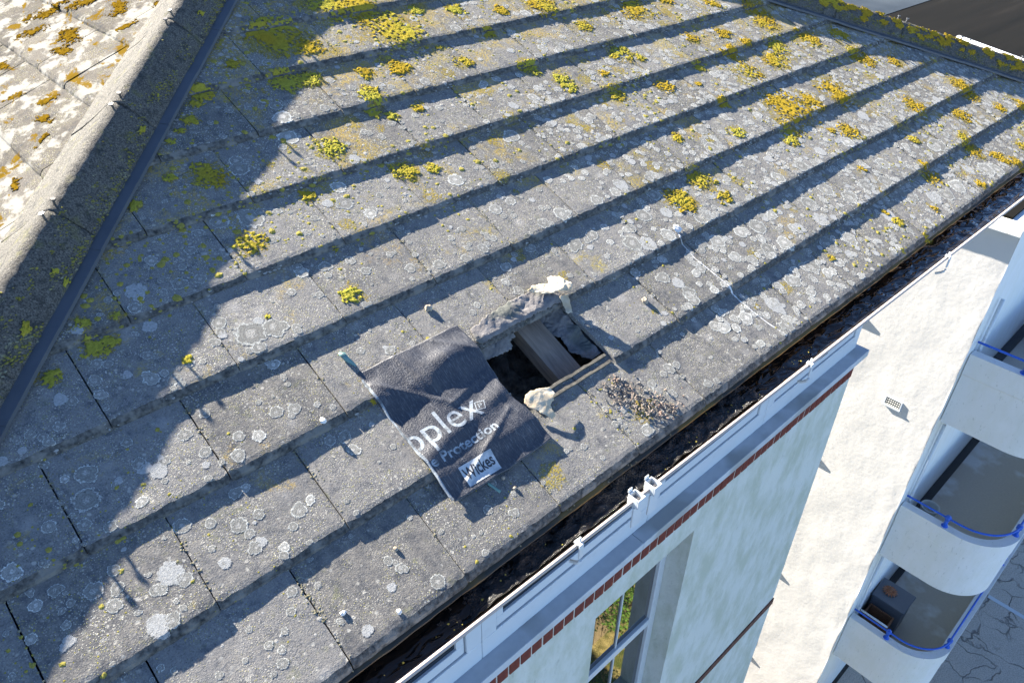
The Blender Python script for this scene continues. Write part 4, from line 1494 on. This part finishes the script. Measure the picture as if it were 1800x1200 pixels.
crumple('membrane_scrap', [(1.1, .372), (1.13, .38), (1.19, .365), (1.205, .385), (1.235, .36), (1.25, .31), (1.225, .292), (1.19, .315), (1.15, .325)], 90,
        lambda x, y: surf(x, max(y, .2755)) + .008, .03, 5, M['foam'], 'cream torn membrane scrap curling at the top corner of the roof hole', 'membrane', fscale=11)
crumple('membrane_strip', [(1.195, .305), (1.232, .3), (1.218, .262), (1.2, .232), (1.178, .236), (1.186, .27)], 40,
        lambda x, y: .012 + .12 * max(0, y - .262), .012, 8, M['foam'], 'small cream membrane strip hanging over the hole\'s right edge', 'membrane', fscale=14)
crumple('membrane_scrap', [(.812, .05), (.83, .068), (.875, .064), (.915, .05), (.918, .022), (.9, .012), (.875, -.002), (.868, -.035), (.852, -.038), (.838, -.01), (.822, .02)], 80,
        lambda x, y: .004 + .012 * math.exp(-((x - .87) / .04) ** 2), .022, 12, M['foam'], 'cream crumpled membrane scrap at the bottom of the hole beside the sheet', 'membrane', fscale=7)
# felt hanging in the hole, on the right and at top left
crumple('hanging_felt', [(1.12, .30), (1.2, .30), (1.2, .07), (1.165, .07), (1.15, .1), (1.135, .13), (1.14, .2), (1.115, .24)], 80,
        lambda x, y: -.03 - .5 * max(0, 1.2 - x), .02, 21, M['feltgrey'], 'ragged grey felt hanging inside the right side of the roof hole', 'roofing felt')
crumple('hanging_felt', [(.82, .30), (.985, .30), (.978, .27), (.95, .262), (.955, .245), (.9, .24), (.83, .252)], 80,
        lambda x, y: -.02 - .35 * max(0, .3 - y), .014, 25, M['feltgrey'], 'ragged grey felt hanging inside the top left of the roof hole', 'roofing felt')
# pale insulation and cobweb strands in the dark
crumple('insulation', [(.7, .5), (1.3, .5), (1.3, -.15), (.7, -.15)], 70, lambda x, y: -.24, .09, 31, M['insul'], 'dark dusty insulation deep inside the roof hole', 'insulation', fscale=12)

# white splash running down the slope
pts = [(1.886, .333), (1.868, .285), (1.866, .27), (1.853, .195), (1.86, .12), (1.864, .079), (1.868, .015), (1.863, -.044), (1.868, -.11), (1.876, -.17), (1.9, -.27)]
def path_at(u):
    q = u * (len(pts) - 1)
    i = min(int(q), len(pts) - 2)
    w = q - i
    return pts[i][0] * (1 - w) + pts[i + 1][0] * w, pts[i][1] * (1 - w) + pts[i + 1][1] * w
mb = MB()
ns = 150
def dprof(i):
    a, b = path_at(i / (ns - 1))
    w = max(.0006, .0014 + .009 * max(0, nz(b * 26, 1.2)) + .005 * max(0, nz(b * 75, 3)))
    if i in (0, ns - 1): w = .0004
    h = surf(a, b)
    return [(a - w, b, h - .001), (a - w * .5, b, h + .0007), (a + w * .5, b, h + .0007), (a + w, b, h - .001)]
mb.extrude(dprof, ns)
tag(mb.build('bird_dropping', M['drop'], None, RM, True), 'long white bird dropping streak running down three tile courses', 'bird dropping')
crumple('bird_dropping', [(1.872, .34), (1.885, .352), (1.905, .345), (1.908, .322), (1.893, .312), (1.876, .322)], 16, lambda x, y: surf(x, y), .01, 44, M['drop'],
        'white blob at the head of the dropping streak', 'bird dropping')
# loose lumps on the tiles
def pebble(a, b, r, seed, label, mat='stone', name='stone', cat='stone', el=1.0):
    bm = bmesh.new()
    bmesh.ops.create_icosphere(bm, subdivisions=2, radius=1)
    for v in bm.verts:
        k = 1 + .5 * mnoise.noise(v.co * 1.6 + Vector((seed, 0, 0)))
        v.co = Vector((v.co.x * r * k * el, v.co.y * r * k, v.co.z * r * k * .75))
    me = bpy.data.meshes.new(name)
    bm.to_mesh(me)
    bm.free()
    me.materials.append(M[mat])
    o = bpy.data.objects.new(name, me)
    put(o, None, RM @ Matrix.Translation((a, b, surf(a, b) + r * .45)))
    tag(o, label, cat, 'loose crumbs and stones on the tiles')
pebble(1.492, .142, .0125, 1, 'tan pebble casting a long shadow right of the roof hole')
pebble(.77, .482, .012, 5, 'pale lichen-crusted lump on the tile above the black sheet')
pebble(.605, -.103, .006, 9, 'small brown crumb just below the printed plastic sheet')
pebble(.612, -.146, .0055, 13, 'small brown crumb nearer the gutter below the plastic sheet')
pebble(.238, -.102, .006, 17, 'small brown crumb alone on the eave tile left of the sheet')
pebble(.153, -.235, .008, 21, 'small white chip at the eave edge near the bottom', 'drop', el=.8)
pebble(.045, -.16, .006, 25, 'small white chip on the eave tile above the gutter bend', 'drop', el=1.3)
pebble(.275, .30, .009, 29, 'white speckled lump on a tile nose left of the sheet', 'drop')
# blue-green twisted scrap left of the sheet
mb = MB()
mb.tube([RF(.432, .468, .014), RF(.437, .455, .02), RF(.441, .44, .013), RF(.449, .425, .008), RF(.455, .405, .005)], [.004, .009, .008, .006, .003], 8)
tag(mb.build('twisted_scrap', simple('teal_scrap', (.1, .2, .2), .6, .3), None, None, True), 'twisted teal scrap lying against the sheet\'s upper left corner', 'scrap')
mb = MB()
mb.tube([RF(.552, -.082, .012), RF(.558, -.1, .01), RF(.566, -.118, .007), RF(.57, -.132, .006)], [.003, .004, .004, .006], 8)
tag(mb.build('twisted_scrap', simple('teal_scrap2', (.1, .2, .19), .6, .3), None, None, True), 'thin teal scrap poking out under the sheet\'s lower edge', 'scrap')
# heap of dry curled debris near the eave
rd = random.Random(11)
for nm, mt, cnt, lab in (('curled_debris', 'debris', 170, 'pinkish brown curled dry debris heaped on the eave tile joint'), ('dark_debris', 'debrisdark', 130, 'dark crumbs mixed into the dry debris on the eave tile')):
    V, F = [], []
    for i in range(cnt):
        u = rd.random()
        a = 1.11 + .13 * u * u + rd.gauss(0, .032) + .06 * (rd.random() < .35) * rd.random()
        b = -.04 - .2 * u + rd.gauss(0, .014)
        if b < -.262: continue
        z = surf(a, b) + abs(rd.gauss(0, .006)) * (1.2 - abs(u - .65))
        if nm == 'dark_debris':
            lump(V, F, (a, b, z), rd.uniform(.002, .0055), .8, 6, rd)
            continue
        L, w = rd.uniform(.01, .03), rd.uniform(.0009, .0022)
        th = rd.uniform(0, 6.28)
        cu = rd.uniform(-2.6, 2.6)
        bb = len(V)
        for s in range(5):
            q = s / 4 - .5
            an = th + cu * q
            px, py = a + L * q * math.cos(an), b + L * q * math.sin(an)
            zz = z + .004 * math.sin((s / 4) * 3.14) * rd.uniform(.3, 1.2)
            for sg in (-1, 1):
                V.append((px - sg * w * math.sin(an), py + sg * w * math.cos(an), zz + sg * .0008))
        for s in range(4):
            F.append((bb + 2 * s, bb + 2 * s + 1, bb + 2 * s + 3, bb + 2 * s + 2))
    o = meshobj(nm, V, F, M[mt], None, RM)
    tag(o, lab, 'debris', kind='stuff')

# ================================================================== neighbouring block
BX = 8.2
BYF = .262
block = empty('apartment_block', (BX, BYF, GROUND), 'white rendered apartment block with rounded balconies and blue rails', 'building')
# sun-struck flank as a gently uneven skin, rest as boxes
nyw, nzw = 90, 150
V, F = [], []
for i in range(nyw + 1):
    y = BYF + (6.0 - BYF) * (i / nyw) ** 1.6
    for j in range(nzw + 1):
        z = GROUND + (-2.09 - GROUND) * j / nzw
        d = .006 * nz(y * 2.2, z * 1.8, 3) + .0022 * nz(y * 6, z * 6, 5) + .001 * nz(y * 14, z * 14, 9)
        e = min(1, i / 2)
        V.append((BX - d * e, y + (.006 * nz(z * 3, 1) if i == 0 else 0), z))
for i in range(nyw):
    for j in range(nzw):
        a = i * (nzw + 1) + j
        F.append((a, a + 1, a + nzw + 2, a + nzw + 1))
meshobj('flank_wall', V, F, M['white'], block, None, True)
MB().box(BX + .012, 40, BYF + .004, 14, GROUND, -2.09).build('wall', M['shade_white'], block)
MB().box(BX - .088, 40, BYF - .02, 14.1, -2.0895, -2.0).build('coping', M['shade_white'], block, None, False, .01)
MB().box(BX + .1, 39.8, BYF + .16, 5.6, -1.9995, -1.97).build('flat_roof', M['flatroof'], block)
MB().box(BX + .1, 39.8, 5.602, 13.9, -1.9995, -1.96).build('flat_roof', M['flatgrey'], block)
# air vent
vb = MB()
vy0, vy1, vz0, vz1 = .692, .908, -4.785, -4.64
vb.box(BX - .016, BX + .01, vy0, vy1, vz1 - .012, vz1)
vb.box(BX - .022, BX + .01, vy0, vy1, vz0, vz0 + .02)
vb.box(BX - .016, BX + .01, vy0, vy0 + .014, vz0 + .02, vz1 - .012)
vb.box(BX - .016, BX + .01, vy1 - .014, vy1, vz0 + .02, vz1 - .012)
vent = vb.build('vent', M['pvc'], block)
MB().box(BX - .0095, BX + .006, vy0 + .014, vy1 - .014, vz0 + .02, vz1 - .012).build('vent_recess', M['darkmetal'], vent)
lm = None
for i in range(3):
    for j in range(7):
        y, z = vy0 + .022 + j * .026, vz0 + .03 + i * .034
        MB().box(BX - .0145, BX - .0098, y, y + .018, z, z + .013).build('louvre', M['tub'], vent)

def bal_path(off):
    x0, r = 8.35 + off, .6 - off
    cx, cy = 8.95, -.45
    p = [Vector((x0, .256, 0)), Vector((x0, -.1, 0)), Vector((x0, cy, 0))]
    for k in range(1, 15):
        a = math.pi + (math.pi / 2) * k / 15
        p.append(Vector((cx + r * math.cos(a), cy + r * math.sin(a), 0)))
    p += [Vector((cx, -1.05 + off, 0)), Vector((11, -1.05 + off, 0)), Vector((16, -1.05 + off, 0))]
    return p
for lev, zr in enumerate((-3.54, -6.14, -8.74)):
    top, bot, fl = zr - .15, zr - 1.21, zr - 1.06
    offs = {o: bal_path(o) for o in (-.018, 0.0, .004, .105)}
    def bp(i):
        z = lambda o, h: (offs[o][i].x, offs[o][i].y, h)
        return [z(-.018, top), z(-.018, top - .29), z(0.0, top - .31), z(0.0, bot), z(.105, bot), z(.105, top)]
    mb = MB()
    mb.extrude(bp, len(offs[0.0]), True)
    par = mb.build('balcony_parapet', M['shade_white'], block, None, False)
    inner = bal_path(.106)
    poly = [(p.x, p.y) for p in inner] + [(16, BYF - .002), (8.482, BYF - .002)]
    n = len(poly)
    V = [(x, y, fl - .14) for x, y in poly] + [(x, y, fl) for x, y in poly]
    F = [tuple(range(n))[::-1], tuple(range(n, 2 * n))] + [(i, (i + 1) % n, n + (i + 1) % n, n + i) for i in range(n)]
    meshobj('balcony_floor', V, F, M['bfloor'], block)
    MB().box(8.49, 16, .15, BYF + .001, fl + .0005, fl + .02).build('floor_channel', M['darkmetal'], block)
    rp = bal_path(.05)
    pts3 = [Vector((p.x, p.y, zr)) for p in rp]
    pts3[0].y = .25
    dense = []
    for i in range(len(pts3) - 1):
        for q in range(3):
            dense.append(pts3[i].lerp(pts3[i + 1], q / 3))
    dense.append(pts3[-1])
    rail = MB().tube(dense, .0145, 8).build('rail', M['blue'], par, None, True)
    for (x, y) in ((8.4, -.3), (8.94, -1.0), (11.2, -1.0)):
        pm = MB()
        pm.tube([(x, y, top - .02), (x, y, zr)], .024, 8)
        pm.tube([(x, y, zr - .03), (x, y, zr + .03)], .036, 8)
        pm.tube([(x, y, top - .004), (x, y, top + .012)], .045, 8)
        pm.build('rail_post', M['blue'], par, None, True)
    MB().tube([(8.53, .22, fl), (8.53, .22, fl + 2.3 if lev else fl + 1.6)], .022, 10).build('downpipe', M['pvc'], block, None, True)
# unseen window sills on the flank, inferred from and throwing long streaks of shadow
for z in (-3.72, -6.16, -8.8, -11.27):
    MB().box(BX - .03, BX + .03, 1.43, 2.4, z - .04, z).build('window_sill', M['shade_white'], block)
    MB().box(BX - .012, BX + .03, 1.5, 2.33, z + .002, z + 1.2).build('window', M['darkglass'], block)
# things on the balconies
fl2, fl3, fl1 = -6.14 - 1.06, -8.74 - 1.06, -3.54 - 1.06
mb = MB()
prof = [(.085, 0), (.095, .02), (.12, .29), (.132, .295), (.132, .31), (.118, .31), (.112, .28), (.088, .03)]
def lathe(mb, cx, cy, cz, prof, n=24):
    b = len(mb.v)
    for (r, z) in prof:
        for k in range(n):
            a = 2 * math.pi * k / n
            mb.v.append((cx + r * math.cos(a), cy + r * math.sin(a), cz + z))
    for i in range(len(prof) - 1):
        for k in range(n):
            mb.f.append((b + i * n + k, b + i * n + (k + 1) % n, b + (i + 1) * n + (k + 1) % n, b + (i + 1) * n + k))
    mb.f.append(tuple(b + k for k in range(n))[::-1])
    mb.f.append(tuple(b + (len(prof) - 1) * n + k for k in range(n)))
lathe(mb, 9.3, .06, fl2 + .003, prof)
tag(mb.build('plastic_tub', M['tub'], None, None, True), 'round white plastic tub standing on the middle balcony floor', 'tub')
mb = MB()
lathe(mb, 10.9, .06, fl1 + .003, [(.07, 0), (.1, .2), (.11, .2), (.11, .23), (.095, .23), (.07, .05)])
tag(mb.build('red_pot', M['red'], None, None, True), 'red pot on the top balcony at the picture edge', 'pot')
bx_ = empty('storage_box', (9.44, 0, fl3), 'grey storage box against the wall on the lowest balcony', 'box')
MB().box(9.23, 9.66, -.27, .23, fl3 + .003, -9.145).build('box_body', M['grey'], bx_, None, False, .01)
MB().box(9.2, 9.68, -.29, .25, -9.144, -9.1).build('lid', M['grey'], bx_, None, False, .012)
fl_ = MB()
for k in range(15):
    a = 2 * math.pi * k / 15
    d = Vector((math.cos(a), math.sin(a), 0))
    w = Vector((-math.sin(a), math.cos(a), 0)) * .018
    P = Vector((9.45, .06, -9.097))
    b = len(fl_.v)
    fl_.v += [tuple(P + d * .03 + Vector((0, 0, .03))), tuple(P + d * .085 + w + Vector((0, 0, .035))), tuple(P + d * .13 + Vector((0, 0, .012))), tuple(P + d * .085 - w + Vector((0, 0, .035))), tuple(P + d * .085 + Vector((0, 0, .006)))]
    fl_.f += [(b, b + 1, b + 2, b + 3), (b, b + 4, b + 1), (b + 1, b + 4, b + 2), (b + 2, b + 4, b + 3), (b + 3, b + 4, b)]
lathe(fl_, 9.45, .06, -9.099, [(.05, 0), (.055, .02), (.03, .035), (.01, .03)], 12)
tag(fl_.build('flower_ornament', M['terra'], None), 'terracotta flower-shaped ornament on the grey storage box lid', 'ornament')
cr_ = empty('wooden_crate', (9.1, .03, fl3), 'open reddish wooden crate beside the storage box, lowest balcony', 'crate')
x0, x1, y0, y1, zt = 8.9, 9.19, -.2, .2, -9.3
for (a, b, c2, d) in ((x0, x1, y0, y0 + .025), (x0, x1, y1 - .025, y1), (x0, x0 + .025, y0 + .0255, y1 - .0255), (x1 - .025, x1, y0 + .0255, y1 - .0255)):
    MB().box(a, b, c2, d, fl3 + .005, zt).build('side_board', M['crate'], cr_, None, False, .003)
MB().box(x0 + .026, x1 - .026, y0 + .026, y1 - .026, fl3 + .01, fl3 + .03).build('base_board', M['crate'], cr_)
mb = MB()
V, F = [], []
lump(V, F, (9.0, .08, fl3 + .2), .09, .9, 14, random.Random(4))
tag(meshobj('white_cloth', V, F, M['tub'], None, None, True), 'white bundle inside the wooden crate on the lowest balcony', 'cloth')
tag(MB().tube([(8.545, .19, -8.84), (8.545, -.24, -8.84)], .016, 8).build('white_pole', M['pvc'], None, None, True), 'short white pole lying along the lowest balcony parapet', 'pole')
# white duct on the flat roof
du = MB().tube([(14.6, 3.5, -1.75), (13.95, 2.42, -1.75), (13.3, 1.3, -1.75)], .055, 14)
tag(du.build('white_duct', M['pvc'], None, None, True), 'white pipe on the flat roof beyond the right hip', 'pipe')
tag(MB().box(13.84, 13.94, -8, -1.06, GROUND + .004, GROUND + .008).build('painted_line', M['pvc'], None), 'white painted line across the cracked concrete yard', 'road marking')
bpy.data.objects['painted_line']['kind'] = 'structure'

# ================================================================== garden seen in the window pane
fen = empty('garden_fence', (6.3, -2.65, GROUND), 'brown vertical board garden fence reflected in the wall window', 'fence')
fm = None
for i in range(18):
    x = 5.15 + i * .125
    if fm is None:
        o = MB().box(-.055, .055, -.01, .01, 0, 1.5).build('board', M['fencewood'], fen, Matrix.Translation((x, -2.65, GROUND)))
        fm = o.data
    else:
        put(bpy.data.objects.new('board', fm), fen, Matrix.Translation((x, -2.65 + .01 * (i % 2), GROUND)))
MB().box(5.1, 7.4, -2.69, -2.662, GROUND + .3, GROUND + .38).build('rail', M['fencewood'], fen)
MB().box(5.1, 7.4, -2.69, -2.662, GROUND + 1.1, GROUND + 1.18).build('rail', M['fencewood'], fen)
def shrub(cx, cy, r, h, label, seed, n=4200):
    rs = random.Random(seed)
    s = empty('garden_shrub', (cx, cy, GROUND), label, 'shrub')
    V, F = [], []
    for i in range(n):
        u = Vector((rs.gauss(0, 1), rs.gauss(0, 1), rs.gauss(0, 1))).normalized()
        q = rs.random() ** .4
        k = 1 + .35 * mnoise.noise(u * 2.2 + Vector((seed, 0, 0)))
        p = Vector((cx + u.x * r * q * k, cy + u.y * r * q * k, GROUND + h * .55 + u.z * h * .45 * q * k))
        L, w = rs.uniform(.05, .11), rs.uniform(.015, .03)
        d = Vector((rs.gauss(0, 1), rs.gauss(0, 1), rs.gauss(0, .6))).normalized()
        e = d.orthogonal().normalized()
        b = len(V)
        V += [p - d * L * .5, p + e * w, p + d * L * .5, p - e * w]
        F.append((b, b + 1, b + 2, b + 3))
    meshobj('foliage', V, F, M['leaf'], s)
    st = MB()
    for k in range(6):
        a = k * 1.05
        st.tube([(cx, cy, GROUND - .05), (cx + .25 * r * math.cos(a), cy + .25 * r * math.sin(a), GROUND + h * .35), (cx + .6 * r * math.cos(a), cy + .6 * r * math.sin(a), GROUND + h * .7)], [.03, .02, .008], 6)
    st.build('stem', M['fencewood'], s)
shrub(7.6, -2.7, 1.2, 2.2, 'bright green bushy shrub reflected beside the fence in the window', 3)
shrub(5.9, -1.9, .5, .6, 'low green shrub reflected in front of the board fence', 9, 900)
